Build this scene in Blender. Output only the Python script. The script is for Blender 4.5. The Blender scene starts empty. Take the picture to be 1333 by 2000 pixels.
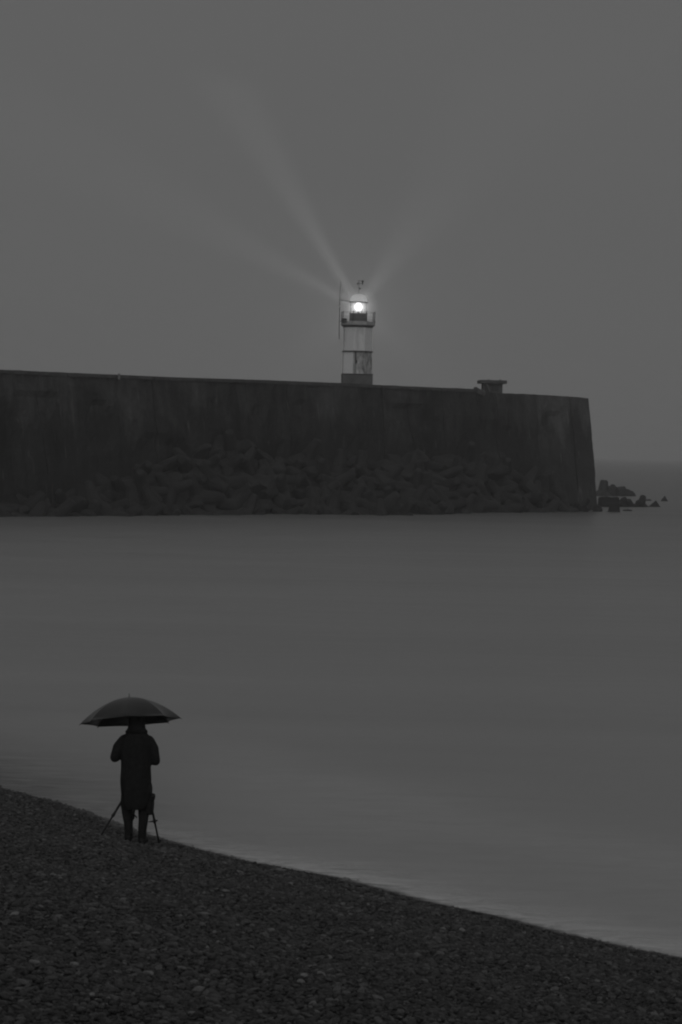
import bpy, bmesh, math, random
import numpy as np
from mathutils import Vector, Matrix, Euler, noise

random.seed(7)
rng = np.random.default_rng(11)
R = math.radians
sc = bpy.context.scene
col = sc.collection

# ------------------------------------------------------------------ camera
F = 5000.0            # focal length in pixels of the 1333 x 2000 photograph
CAM_H = 5.7
ROLL = 0.0227
PITCH = math.atan(119.7 / F)
cam_d = bpy.data.cameras.new('camera')
cam = bpy.data.objects.new('camera', cam_d)
col.objects.link(cam)
cam_d.sensor_fit = 'VERTICAL'
cam_d.sensor_height = 36
cam_d.sensor_width = 24
cam_d.lens = 36 * F / 2000
cam_d.clip_start = 0.1
cam_d.clip_end = 30000
CAM_R = Matrix.Rotation(math.pi / 2 - PITCH, 4, 'X') @ Matrix.Rotation(ROLL, 4, 'Z')
cam.matrix_world = Matrix.Translation((0, 0, CAM_H)) @ CAM_R
sc.camera = cam

# ------------------------------------------------------------------ light
SKY = 0.226
SUN = 0.70
w = bpy.data.worlds.new('World')
sc.world = w
w.use_nodes = True
nt = w.node_tree
nt.nodes.clear()
SUN_EL, SUN_AZ = 35, 188     # dull daylight coming through the cloud from behind the camera
sky = nt.nodes.new('ShaderNodeTexSky')
sky.sky_type = 'NISHITA'
sky.sun_disc = False
sky.sun_elevation = R(SUN_EL)
sky.sun_rotation = R(SUN_AZ)
sky.dust_density = 5
bw = nt.nodes.new('ShaderNodeRGBToBW')
nt.links.new(sky.outputs[0], bw.inputs[0])
m1 = nt.nodes.new('ShaderNodeMath'); m1.operation = 'MULTIPLY'
nt.links.new(bw.outputs[0], m1.inputs[0]); m1.inputs[1].default_value = 0.0016
tc = nt.nodes.new('ShaderNodeTexCoord')
mp = nt.nodes.new('ShaderNodeMapping'); mp.inputs['Scale'].default_value = (1, 1, 3)
nt.links.new(tc.outputs['Generated'], mp.inputs[0])
cl = nt.nodes.new('ShaderNodeTexNoise')
cl.inputs['Scale'].default_value = 2.2; cl.inputs['Detail'].default_value = 3
nt.links.new(mp.outputs[0], cl.inputs['Vector'])
mr = nt.nodes.new('ShaderNodeMapRange')
mr.inputs['From Min'].default_value = 0.3; mr.inputs['From Max'].default_value = 0.7
mr.inputs['To Min'].default_value = SKY * 0.975; mr.inputs['To Max'].default_value = SKY * 1.025
nt.links.new(cl.outputs['Fac'], mr.inputs['Value'])
m2 = nt.nodes.new('ShaderNodeMath'); m2.operation = 'ADD'
nt.links.new(m1.outputs[0], m2.inputs[0]); nt.links.new(mr.outputs[0], m2.inputs[1])
m3 = nt.nodes.new('ShaderNodeMath'); m3.operation = 'MULTIPLY'
nt.links.new(m2.outputs[0], m3.inputs[0]); m3.inputs[1].default_value = 10
bg = nt.nodes.new('ShaderNodeBackground')
bg.inputs['Strength'].default_value = 0.1
nt.links.new(m3.outputs[0], bg.inputs['Color'])
wo = nt.nodes.new('ShaderNodeOutputWorld')
nt.links.new(bg.outputs[0], wo.inputs['Surface'])

sd = bpy.data.lights.new('sun', 'SUN')
sd.energy = SUN
sd.angle = R(70)
so = bpy.data.objects.new('sun', sd)
col.objects.link(so)
a, e = R(SUN_AZ), R(SUN_EL)
sdir = Vector((math.sin(a) * math.cos(e), math.cos(a) * math.cos(e), math.sin(e)))
so.rotation_euler = sdir.to_track_quat('Z', 'Y').to_euler()
so.location = (0, -30, 60)

sc.view_settings.view_transform = 'Standard'
sc.view_settings.look = 'None'
sc.view_settings.exposure = -1.0
sc.view_settings.gamma = 1
sc.view_settings.use_curve_mapping = False
sc.render.engine = 'CYCLES'
sc.cycles.use_denoising = True
sc.cycles.volume_bounces = 2
sc.cycles.max_bounces = 8
sc.cycles.filter_width = 2.1

HAZE = 0.00047

# ------------------------------------------------------------------ pixel <-> place
R3 = CAM_R.to_3x3()
def ray(u, v):
    return (R3 @ Vector(((u - 666.5) / F, -(v - 1000) / F, -1))).normalized()
def at(u, v, y):
    """the point at distance y (world Y) seen at photograph pixel u, v"""
    d = ray(u, v)
    return Vector((0, 0, CAM_H)) + d * (y / d.y)
def onz(u, v, z=0.0):
    d = ray(u, v)
    return Vector((0, 0, CAM_H)) + d * ((z - CAM_H) / d.z)

# ------------------------------------------------------------------ object helpers
def link(name, me, mat=None, parent=None, loc=(0, 0, 0), rot=None):
    o = bpy.data.objects.new(name, me)
    col.objects.link(o)
    o.location = loc
    if rot is not None:
        o.rotation_euler = rot
    if mat is not None and me is not None and len(me.materials) == 0:
        me.materials.append(mat)
    if parent is not None:
        o.parent = parent
    return o
def tag(o, label=None, cat=None, group=None, kind=None):
    if label: o['label'] = label
    if cat: o['category'] = cat
    if group: o['group'] = group
    if kind: o['kind'] = kind
    return o
def empty(name, loc, label, cat, group=None, rz=0):
    o = bpy.data.objects.new(name, None)
    col.objects.link(o)
    o.location = loc
    o.rotation_euler = (0, 0, rz)
    return tag(o, label, cat, group)
def mesh(name, verts, faces, smooth=False):
    me = bpy.data.meshes.new(name)
    me.from_pydata([tuple(v) for v in verts], [], faces)
    me.update()
    if smooth:
        me.polygons.foreach_set('use_smooth', [True] * len(me.polygons))
    return me
def bm_mesh(name, bm, smooth=False):
    me = bpy.data.meshes.new(name)
    bmesh.ops.recalc_face_normals(bm, faces=bm.faces)
    bm.to_mesh(me)
    bm.free()
    if smooth:
        me.polygons.foreach_set('use_smooth', [True] * len(me.polygons))
    return me
def add_box(bm, c, s, rot=None, bevel=0):
    m = Matrix.Translation(c)
    if rot is not None: m = m @ rot.to_4x4()
    r = bmesh.ops.create_cube(bm, size=1, matrix=m @ Matrix.Diagonal((s[0], s[1], s[2], 1)))
    if bevel:
        es = list({e for v in r['verts'] for e in v.link_edges})
        bmesh.ops.bevel(bm, geom=es, offset=bevel, segments=2, affect='EDGES', profile=0.6)
def frame_to(d):
    d = Vector(d).normalized()
    up = Vector((0, 0, 1)) if abs(d.z) < 0.95 else Vector((1, 0, 0))
    x = up.cross(d).normalized()
    y = d.cross(x)
    return x, y, d
def add_tube(bm, pts, rad, n=10, cap=True, sq=(1, 1)):
    """a tube through pts with one radius per point"""
    pts = [Vector(p) for p in pts]
    if not hasattr(rad, '__len__'): rad = [rad] * len(pts)
    rings = []
    for i, p in enumerate(pts):
        d = (pts[min(i + 1, len(pts) - 1)] - pts[max(i - 1, 0)])
        x, y, _ = frame_to(d)
        rings.append([bm.verts.new(p + (x * math.cos(t) * sq[0] + y * math.sin(t) * sq[1]) * rad[i])
                      for t in [2 * math.pi * k / n for k in range(n)]])
    for a_, b_ in zip(rings, rings[1:]):
        for k in range(n):
            bm.faces.new((a_[k], a_[(k + 1) % n], b_[(k + 1) % n], b_[k]))
    if cap:
        bm.faces.new(rings[0][::-1]); bm.faces.new(rings[-1])
def add_lathe(bm, prof, n=24, c=(0, 0), rot0=0.0, cap=True):
    """prof: list of (radius, z)"""
    rings = []
    for r, z in prof:
        rings.append([bm.verts.new((c[0] + r * math.cos(rot0 + 2 * math.pi * k / n), c[1] + r * math.sin(rot0 + 2 * math.pi * k / n), z)) for k in range(n)])
    for a_, b_ in zip(rings, rings[1:]):
        for k in range(n):
            bm.faces.new((a_[k], a_[(k + 1) % n], b_[(k + 1) % n], b_[k]))
    if cap:
        bm.faces.new(rings[0][::-1]); bm.faces.new(rings[-1])
def add_ball(bm, c, r, seg=12):
    if not hasattr(r, '__len__'): r = (r, r, r)
    bmesh.ops.create_uvsphere(bm, u_segments=seg, v_segments=max(6, seg // 2 + 2), radius=1,
                              matrix=Matrix.Translation(c) @ Matrix.Diagonal((r[0], r[1], r[2], 1)))
def blob(bm, a_, b_, ra, rb):
    """tapered limb with round ends, to be fused by a voxel remesh"""
    a_, b_ = Vector(a_), Vector(b_)
    n = max(2, int((b_ - a_).length / (min(ra, rb) * 0.8)))
    add_tube(bm, [a_.lerp(b_, i / n) for i in range(n + 1)], [ra + (rb - ra) * i / n for i in range(n + 1)], 12)
    add_ball(bm, a_, ra * 0.965, 12); add_ball(bm, b_, rb * 0.985, 12)
def remesh(bm, name, voxel, smooth_it=4):
    me = bm_mesh(name, bm)
    o = bpy.data.objects.new('tmp_' + name, me)
    col.objects.link(o)
    m = o.modifiers.new('r', 'REMESH'); m.mode = 'VOXEL'; m.voxel_size = voxel
    s = o.modifiers.new('s', 'SMOOTH'); s.factor = 0.6; s.iterations = smooth_it
    dg = bpy.context.evaluated_depsgraph_get()
    out = bpy.data.meshes.new_from_object(o.evaluated_get(dg))
    out.name = name
    bpy.data.objects.remove(o)
    bpy.data.meshes.remove(me)
    out.polygons.foreach_set('use_smooth', [True] * len(out.polygons))
    return out

# ------------------------------------------------------------------ materials
def base_mat(name, g=0.2, rough=0.7, metal=0.0, spec=0.5):
    m = bpy.data.materials.new(name)
    m.use_nodes = True
    b = m.node_tree.nodes['Principled BSDF']
    b.inputs['Base Color'].default_value = (g, g, g, 1)
    b.inputs['Roughness'].default_value = rough
    b.inputs['Metallic'].default_value = metal
    b.inputs['Specular IOR Level'].default_value = spec
    return m, m.node_tree, b
def N(nt, kind, **kw):
    n = nt.nodes.new(kind)
    for k, v in kw.items():
        setattr(n, k, v)
    return n
def noise_node(nt, vec, scale, detail=6, rough=0.6, stretch=(1, 1, 1), dist=0.0):
    mp = N(nt, 'ShaderNodeMapping')
    mp.inputs['Scale'].default_value = stretch
    nt.links.new(vec, mp.inputs['Vector'])
    n = N(nt, 'ShaderNodeTexNoise')
    n.inputs['Scale'].default_value = scale
    n.inputs['Detail'].default_value = detail
    n.inputs['Roughness'].default_value = rough
    n.inputs['Distortion'].default_value = dist
    nt.links.new(mp.outputs[0], n.inputs['Vector'])
    return n.outputs['Fac']
def mrange(nt, v, a_, b_, c_, d_, clamp=True):
    n = N(nt, 'ShaderNodeMapRange'); n.clamp = clamp
    for k, x in zip(('From Min', 'From Max', 'To Min', 'To Max'), (a_, b_, c_, d_)):
        n.inputs[k].default_value = x
    nt.links.new(v, n.inputs['Value'])
    return n.outputs[0]
def mth(nt, op, a_, b_=None):
    n = N(nt, 'ShaderNodeMath', operation=op)
    for i, x in enumerate((a_, b_)):
        if x is None: continue
        if isinstance(x, (int, float)): n.inputs[i].default_value = x
        else: nt.links.new(x, n.inputs[i])
    return n.outputs[0]
def mixf(nt, f, a_, b_):
    n = N(nt, 'ShaderNodeMix', data_type='FLOAT')
    for i, x in zip((0, 2, 3), (f, a_, b_)):
        if isinstance(x, (int, float)): n.inputs[i].default_value = x
        else: nt.links.new(x, n.inputs[i])
    return n.outputs[0]
def bump(nt, b, h, dist, strength=1.0):
    n = N(nt, 'ShaderNodeBump')
    n.inputs['Strength'].default_value = strength
    n.inputs['Distance'].default_value = dist
    nt.links.new(h, n.inputs['Height'])
    nt.links.new(n.outputs[0], b.inputs['Normal'])
def wpos(nt):
    return N(nt, 'ShaderNodeNewGeometry').outputs['Position']
def opos(nt):
    return N(nt, 'ShaderNodeTexCoord').outputs['Object']

def simple(name, g, rough=0.7, metal=0.0, var=0.25, scale=6, bd=0.0, spec=0.5):
    m, t, b = base_mat(name, g, rough, metal, spec)
    nz = noise_node(t, opos(t), scale)
    t.links.new(mrange(t, nz, 0.3, 0.7, g * (1 - var), g * (1 + var)), b.inputs['Base Color'])
    if bd: bump(t, b, nz, bd)
    return m

def concrete_wall(name, lo, hi, wet_z):
    """weathered mass concrete: rain streaks, pale runs, dark algae below wet_z"""
    m, t, b = base_mat(name, 0.1, 0.8, spec=0.25)
    p = wpos(t)
    big = noise_node(t, p, 0.11, 5, 0.62, (1, 1, 1.5), 0.8)
    streak = noise_node(t, p, 1.0, 5, 0.65, (0.75, 0.75, 0.055), 0.4)
    fine = noise_node(t, p, 2.4, 6, 0.7)
    run = noise_node(t, p, 1.0, 2, 0.5, (2.1, 2.1, 0.16))
    sep = N(t, 'ShaderNodeSeparateXYZ'); t.links.new(p, sep.inputs[0])
    edge = noise_node(t, p, 1.0, 5, 0.7, (0.30, 0.30, 0.12))
    h = mth(t, 'ADD', sep.outputs[2], mrange(t, edge, 0.25, 0.75, -4.6, 4.6))
    wet = mrange(t, h, wet_z + 1.2, wet_z - 0.8, 0, 1)
    v = mth(t, 'ADD', mth(t, 'MULTIPLY', streak, 0.42), mth(t, 'MULTIPLY', big, 0.58))
    v = mrange(t, v, 0.38, 0.64, lo, hi)
    v = mth(t, 'MULTIPLY', v, mrange(t, fine, 0.3, 0.7, 0.78, 1.2))
    v = mixf(t, wet, v, mth(t, 'MULTIPLY', v, 0.5))
    oi = N(t, 'ShaderNodeObjectInfo')
    v = mth(t, 'MULTIPLY', v, mrange(t, oi.outputs['Random'], 0, 1, 0.93, 1.07))
    pale = mrange(t, run, 0.66, 0.74, 0, 0.55)
    v = mixf(t, pale, v, hi * 1.5)
    t.links.new(v, b.inputs['Base Color'])
    bump(t, b, mth(t, 'ADD', fine, mth(t, 'MULTIPLY', streak, 0.6)), 0.12)
    return m
M_wall = concrete_wall('weathered_concrete', 0.018, 0.098, 8.6)
M_wallpale = concrete_wall('pale_concrete', 0.05, 0.165, 9.2)
M_cope = simple('coping_concrete', 0.09, 0.85, var=0.4, scale=0.8, bd=0.03)
M_block = simple('armour_concrete', 0.031, 0.85, var=0.45, scale=1.3, bd=0.06, spec=0.3)
M_rubble = simple('dark_rubble', 0.045, 0.9, var=0.5, scale=0.7, bd=0.2, spec=0.2)
M_iron = simple('dark_iron', 0.05, 0.5, 0.3)
M_grey = simple('grey_paint', 0.12, 0.6, var=0.3, scale=1.2)
M_dome = simple('white_dome_paint', 0.85, 0.5, var=0.05, scale=2)
M_ped = simple('pedestal_concrete', 0.13, 0.8, var=0.25, scale=1.2, bd=0.02)
M_mast = simple('mast_paint', 0.3, 0.6)
M_shelter = simple('shelter_concrete', 0.09, 0.85, var=0.3, scale=1.5, bd=0.02)

def tower_mat(name, stain):
    m, t, b = base_mat(name, 0.75, 0.6)
    p = opos(t)
    s1 = noise_node(t, p, 1.6, 5, 0.65, (1.6, 1.6, 0.35), 0.6)
    s2 = noise_node(t, p, 3.2, 4, 0.6, (1, 1, 0.55), 0.4)
    base = mrange(t, noise_node(t, p, 1.5, 3), 0.3, 0.7, 0.87, 0.92)
    if stain == 2:
        k = mrange(t, mth(t, 'ADD', mth(t, 'MULTIPLY', s1, 0.6), mth(t, 'MULTIPLY', s2, 0.4)), 0.38, 0.64, 0.95, 0.22)
        v = mixf(t, k, base, 0.10)
    elif stain == 1:
        k = mrange(t, s1, 0.42, 0.62, 0.0, 0.32)
        v = mixf(t, k, base, 0.25)
    else:
        v = base
    t.links.new(v, b.inputs['Base Color'])
    return m
_t = M_dome.node_tree      # thin moulded dome: some lamp light shines through it
_tl = N(_t, 'ShaderNodeBsdfTranslucent'); _tl.inputs[0].default_value = (0.8, 0.8, 0.8, 1)
_ms = N(_t, 'ShaderNodeMixShader'); _ms.inputs[0].default_value = 0.6
_t.links.new(_t.nodes['Principled BSDF'].outputs[0], _ms.inputs[1]); _t.links.new(_tl.outputs[0], _ms.inputs[2])
_t.links.new(_ms.outputs[0], _t.nodes['Material Output'].inputs[0])
M_tower = tower_mat('white_tower_paint', 0)
M_towermid = tower_mat('streaked_tower_paint', 1)
M_towerdirt = tower_mat('stained_tower_paint', 2)

def emit(name, s):
    m = bpy.data.materials.new(name); m.use_nodes = True
    t = m.node_tree; t.nodes.clear()
    e_ = N(t, 'ShaderNodeEmission'); e_.inputs['Color'].default_value = (1, 1, 1, 1); e_.inputs['Strength'].default_value = s
    o_ = N(t, 'ShaderNodeOutputMaterial'); t.links.new(e_.outputs[0], o_.inputs[0])
    return m
M_bulb = emit('lit_lamp', 3.2)
M_glint = emit('glint_glow', 0.9)  # glow for the painted glints beside the lamp

m, t, b = base_mat('lantern_glass', 0.9, 0.05)
tr = N(t, 'ShaderNodeBsdfTransparent'); tr.inputs[0].default_value = (0.93, 0.93, 0.93, 1)
mx = N(t, 'ShaderNodeMixShader'); mx.inputs[0].default_value = 0.08
t.links.new(tr.outputs[0], mx.inputs[1]); t.links.new(b.outputs[0], mx.inputs[2])
t.links.new(mx.outputs[0], t.nodes['Material Output'].inputs[0])
M_glass = m

# ------------------------------------------------------------------ sea level geometry: shoreline and beach
SHORE_PX = [(0, 1540), (130, 1573), (300, 1634), (420, 1667), (520, 1690), (700, 1722), (850, 1765), (1000, 1797), (1130, 1831), (1333, 1872)]
shore = [onz(u, v, 0.02) for u, v in SHORE_PX]
d0 = (shore[0] - shore[2]).normalized(); d1 = (shore[-1] - shore[4]).normalized()
shore = [shore[0] + d0 * 190, shore[0] + d0 * 60] + shore + [shore[-1] + d1 * 60, shore[-1] + d1 * 200]
SH = np.array([(p.x, p.y) for p in shore])
def shore_dist(P):
    """signed distance to the waterline, positive on the beach; P is (n,2)"""
    P = np.atleast_2d(np.asarray(P, float))
    best = np.full(len(P), 1e9); sgn = np.ones(len(P))
    for a_, b_ in zip(SH[:-1], SH[1:]):
        ab = b_ - a_
        tt = np.clip(((P - a_) @ ab) / (ab @ ab), 0, 1)
        q = a_ + tt[:, None] * ab
        d = np.hypot(*(P - q).T)
        cr = ab[0] * (P[:, 1] - a_[1]) - ab[1] * (P[:, 0] - a_[0])
        u_ = d < best
        best = np.where(u_, d, best); sgn = np.where(u_, np.where(cr < 0, 1, -1), sgn)
    return best * sgn
def beach_z(P):
    P = np.atleast_2d(np.asarray(P, float))
    s = shore_dist(P)
    z = np.where(s < 4, 0.175 * s, 0.7 + 0.16 * (s - 4))
    z = np.where(z > 3.3, 3.3 + (z - 3.3) * 0.1, z)
    z = np.maximum(z, -2.5)
    und = 0.03 * np.sin(P[:, 0] * 0.9 + 1.3) * np.sin(P[:, 1] * 0.7) + 0.02 * np.sin(P[:, 0] * 2.3 + P[:, 1] * 1.7)
    return z + und * np.clip(s / 2, 0, 1)
def on_beach(u, v):
    d = ray(u, v); o = Vector((0, 0, CAM_H))
    lo, hi = 5.0, 80.0
    tt = np.linspace(lo, hi, 4000)
    P = np.stack([o.x + d.x * tt, o.y + d.y * tt], 1)
    z = o.z + d.z * tt
    k = np.argmax(z < np.maximum(beach_z(P), 0))
    return o + d * tt[k]

# beach ground
m, t, b = base_mat('shingle_bed', 0.05, 0.85, spec=0.25)
p = wpos(t)
vo = N(t, 'ShaderNodeTexVoronoi'); vo.inputs['Scale'].default_value = 17
t.links.new(p, vo.inputs['Vector'])
sepc = N(t, 'ShaderNodeSeparateColor'); t.links.new(vo.outputs['Color'], sepc.inputs[0])
t.links.new(mrange(t, sepc.outputs[0], 0, 1, 0.03, 0.12), b.inputs['Base Color'])
bump(t, b, mth(t, 'SUBTRACT', 1.0, vo.outputs['Distance']), 0.03)
M_bed = m
xs = np.concatenate([np.arange(-150, -16, 4.0), np.arange(-16, 16, 0.4), np.arange(16, 100, 4.0)])
ys = np.concatenate([np.arange(-90, 10, 4.0), np.arange(10, 60, 0.4), np.arange(60, 200, 4.0)])
X, Y = np.meshgrid(xs, ys)
P = np.stack([X.ravel(), Y.ravel()], 1)
Z = beach_z(P)
V = np.column_stack([P, Z])
nx, ny = len(xs), len(ys)
keep = (Z > -0.9).reshape(ny, nx)
faces = []
for j in range(ny - 1):
    for i in range(nx - 1):
        if keep[j, i] or keep[j, i + 1] or keep[j + 1, i] or keep[j + 1, i + 1]:
            k = j * nx + i
            faces.append((k, k + 1, k + 1 + nx, k + nx))
me = mesh('beach', V, faces, True)
bmt = bmesh.new(); bmt.from_mesh(me)
bmesh.ops.delete(bmt, geom=[v_ for v_ in bmt.verts if not v_.link_faces], context='VERTS')
bmt.to_mesh(me); bmt.free()
o = link('beach', me, M_bed); tag(o, kind='structure')

# sea
m, t, b = base_mat('sea_water', 0.1, 0.35)
p = wpos(t)
at_ = N(t, 'ShaderNodeAttribute', attribute_name='wash')
s1 = noise_node(t, p, 1.0, 5, 0.6, (0.010, 0.075, 1), 0.3)
s2 = noise_node(t, p, 1.0, 5, 0.6, (0.11, 0.55, 1), 0.5)
s3 = noise_node(t, p, 1.0, 6, 0.65, (0.9, 2.6, 1), 0.8)
milk = mth(t, 'ADD', mth(t, 'MULTIPLY', s1, 0.5), mth(t, 'MULTIPLY', s2, 0.5))
sepp = N(t, 'ShaderNodeSeparateXYZ'); t.links.new(p, sepp.inputs[0])
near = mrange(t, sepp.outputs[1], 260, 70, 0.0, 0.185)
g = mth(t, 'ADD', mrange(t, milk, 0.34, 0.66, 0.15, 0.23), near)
foam = mth(t, 'MULTIPLY', at_.outputs['Fac'], mrange(t, s3, 0.3, 0.62, 0.35, 1.25))
g = mth(t, 'MAXIMUM', mth(t, 'ADD', g, mth(t, 'MULTIPLY', foam, 0.46)), 0.07)
t.links.new(g, b.inputs['Base Color'])
t.links.new(mrange(t, s2, 0.3, 0.7, 0.30, 0.44), b.inputs['Roughness'])
b.inputs['IOR'].default_value = 1.33
bump(t, b, mth(t, 'ADD', s2, mth(t, 'MULTIPLY', s3, 0.25)), 0.05, 0.6)
M_sea = m
xs = np.concatenate([[-8000, -3000, -1200, -500, -250, -120, -60], np.arange(-30, 30, 0.45), [45, 90, 200, 500, 1200, 3000, 8000]])
ys = np.concatenate([[-8000, -3000, -800, -200, -60, 0], np.arange(12, 62, 0.45), [75, 95, 130, 200, 300, 500, 1000, 2500, 5000, 8000]])
X, Y = np.meshgrid(xs, ys)
P = np.stack([X.ravel(), Y.ravel()], 1)
nx, ny = len(xs), len(ys)
V = np.column_stack([P, np.zeros(len(P))])
me = mesh('sea', V, [(j * nx + i, j * nx + i + 1, (j + 1) * nx + i + 1, (j + 1) * nx + i) for j in range(ny - 1) for i in range(nx - 1)], True)
s = shore_dist(P)
un = 0.5 * np.sin(P[:, 0] * 0.8 + P[:, 1] * 0.33) + 0.35 * np.sin(P[:, 0] * 0.31 - P[:, 1] * 0.9 + 2)
along = 1 / (1 + np.exp(-(P[:, 0] + 2.6) * 1.6))        # the wash is foamy from the photographer rightwards
wash = np.exp(-np.clip(-s, 0, 99) / (0.7 + 0.3 * un)) * (0.12 + 0.88 * along) + 0.16 * along * np.exp(-((-s - 4.5 - un) / 2.2) ** 2)
wash = wash - 0.9 * (1 - along) * np.exp(-np.clip(-s, 0, 99) / 1.6)
wash = np.where(P[:, 1] > 61, 0, wash)
attr = me.attributes.new('wash', 'FLOAT', 'POINT')
attr.data.foreach_set('value', wash.astype(np.float32))
o = link('sea', me, M_sea); tag(o, kind='structure')

# the last thin run of swash over the edge stones, smeared soft by the slow water
m, t, b = base_mat('swash_film', 0.7, 0.5)
fa = N(t, 'ShaderNodeAttribute', attribute_name='cover')
sn = noise_node(t, wpos(t), 1.0, 6, 0.7, (1.6, 3.0, 1), 0.8)
al = mth(t, 'MULTIPLY', fa.outputs['Fac'], mrange(t, sn, 0.32, 0.62, 0.35, 1.2))
trn = N(t, 'ShaderNodeBsdfTransparent'); mxs = N(t, 'ShaderNodeMixShader')
t.links.new(al, mxs.inputs[0]); t.links.new(trn.outputs[0], mxs.inputs[1]); t.links.new(b.outputs[0], mxs.inputs[2])
t.links.new(mxs.outputs[0], t.nodes['Material Output'].inputs[0])
M_swash = m
xs = np.arange(-14, 12, 0.2); ys = np.arange(20, 54, 0.2)
X, Y = np.meshgrid(xs, ys); P = np.stack([X.ravel(), Y.ravel()], 1)
s = shore_dist(P); nx, ny = len(xs), len(ys)
lobe = 0.18 * np.sin(P[:, 0] * 1.9 + 1) + 0.13 * np.sin(P[:, 0] * 4.3 - P[:, 1] * 1.1)
along = 1 / (1 + np.exp(-(P[:, 0] + 2.4) * 1.8))
up = 0.26 + 0.6 * lobe * (lobe > 0)
cov = np.where(s > 0, np.clip(1 - s / up, 0, 1) ** 1.3, np.exp(-(s / 0.8) ** 2))
fade = 1 / (1 + np.exp((P[:, 0] - 2.6) * 1.3))
cov = np.clip(cov * (0.14 + along * (0.42 + 0.42 * fade)), 0, 0.95)
zz = np.maximum(beach_z(P), 0) + 0.03 + 0.012 * (s > -0.2)
Zz = np.column_stack([P, zz])
inb = ((s > -1.6) & (s < 1.0)).reshape(ny, nx)
fs = []
for j in range(ny - 1):
    for i in range(nx - 1):
        if inb[j, i] and inb[j, i + 1] and inb[j + 1, i] and inb[j + 1, i + 1]:
            k = j * nx + i; fs.append((k, k + 1, k + 1 + nx, k + nx))
me = mesh('swash', Zz, fs, True)
q = me.attributes.new('cover', 'FLOAT', 'POINT'); q.data.foreach_set('value', cov.astype(np.float32))
bmt = bmesh.new(); bmt.from_mesh(me)
bmesh.ops.delete(bmt, geom=[v_ for v_ in bmt.verts if not v_.link_faces], context='VERTS')
bmt.to_mesh(me); bmt.free()
o = link('swash', me, M_swash); tag(o, 'thin foamy swash washing over the edge stones', 'foam', kind='stuff')

# ------------------------------------------------------------------ breakwater wall
TOP_PX = [(-420, 708), (-130, 717), (0, 722), (110, 727), (230, 732), (345, 737), (480, 741), (585, 745), (665, 748), (740, 752), (855, 757), (931, 760)]
TOP2_PX = [(931, 766), (968, 767), (1006, 769), (1045, 770), (1115, 774.5), (1150, 778)]
DEP = [(-420, 186), (-130, 199), (0, 205), (300, 221), (665, 243), (930, 256), (1150, 272)]
def interp(tab, x):
    return float(np.interp(x, [a_[0] for a_ in tab], [a_[1] for a_ in tab]))
def top_pt(u):
    tab = TOP_PX if u <= 931 else TOP2_PX
    return at(u, interp(tab, u), interp(DEP, u))
M_base = [(-420, 1015), (0, 1009), (200, 1008), (350, 1006), (600, 1004), (760, 1007), (900, 1003), (980, 1001), (1100, 1000), (1172, 999)]
BAT = 1.6
def wall_n(u):
    a_, b_ = top_pt(min(u + 15, 1150)), top_pt(max(u - 15, -420))
    if u > 900: a_, b_ = top_pt(1150), top_pt(940)
    d = (a_ - b_); d.z = 0; d.normalize()
    return Vector((d.y, -d.x, 0)), d
def wall_pt(u, h, off=0.0):
    """h=1 top, h=0 sea level; face leans back (batter)"""
    tp = top_pt(u); n, d = wall_n(u)
    z = tp.z * h - 1.5 * (h == 0)
    return Vector((tp.x, tp.y, z)) + n * (BAT * (1 - h) + off)
wall = empty('breakwater', (top_pt(500).x, top_pt(500).y, 0), 'long dark weathered concrete breakwater wall across the bay carrying the lighthouse', 'breakwater')
def wlink(name, me, mat):
    o = link(name, me, mat); o.parent = wall
    o.matrix_parent_inverse = Matrix.Translation(-Vector(wall.location))
    return o
joints = [-420, -350, -280, -205, -130, -60, 5, 75, 130, 228, 300, 393, 480, 560, 640, 745, 800, 862, 931, 968, 1006, 1045, 1115, 1150]
THICK = 8.0
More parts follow.
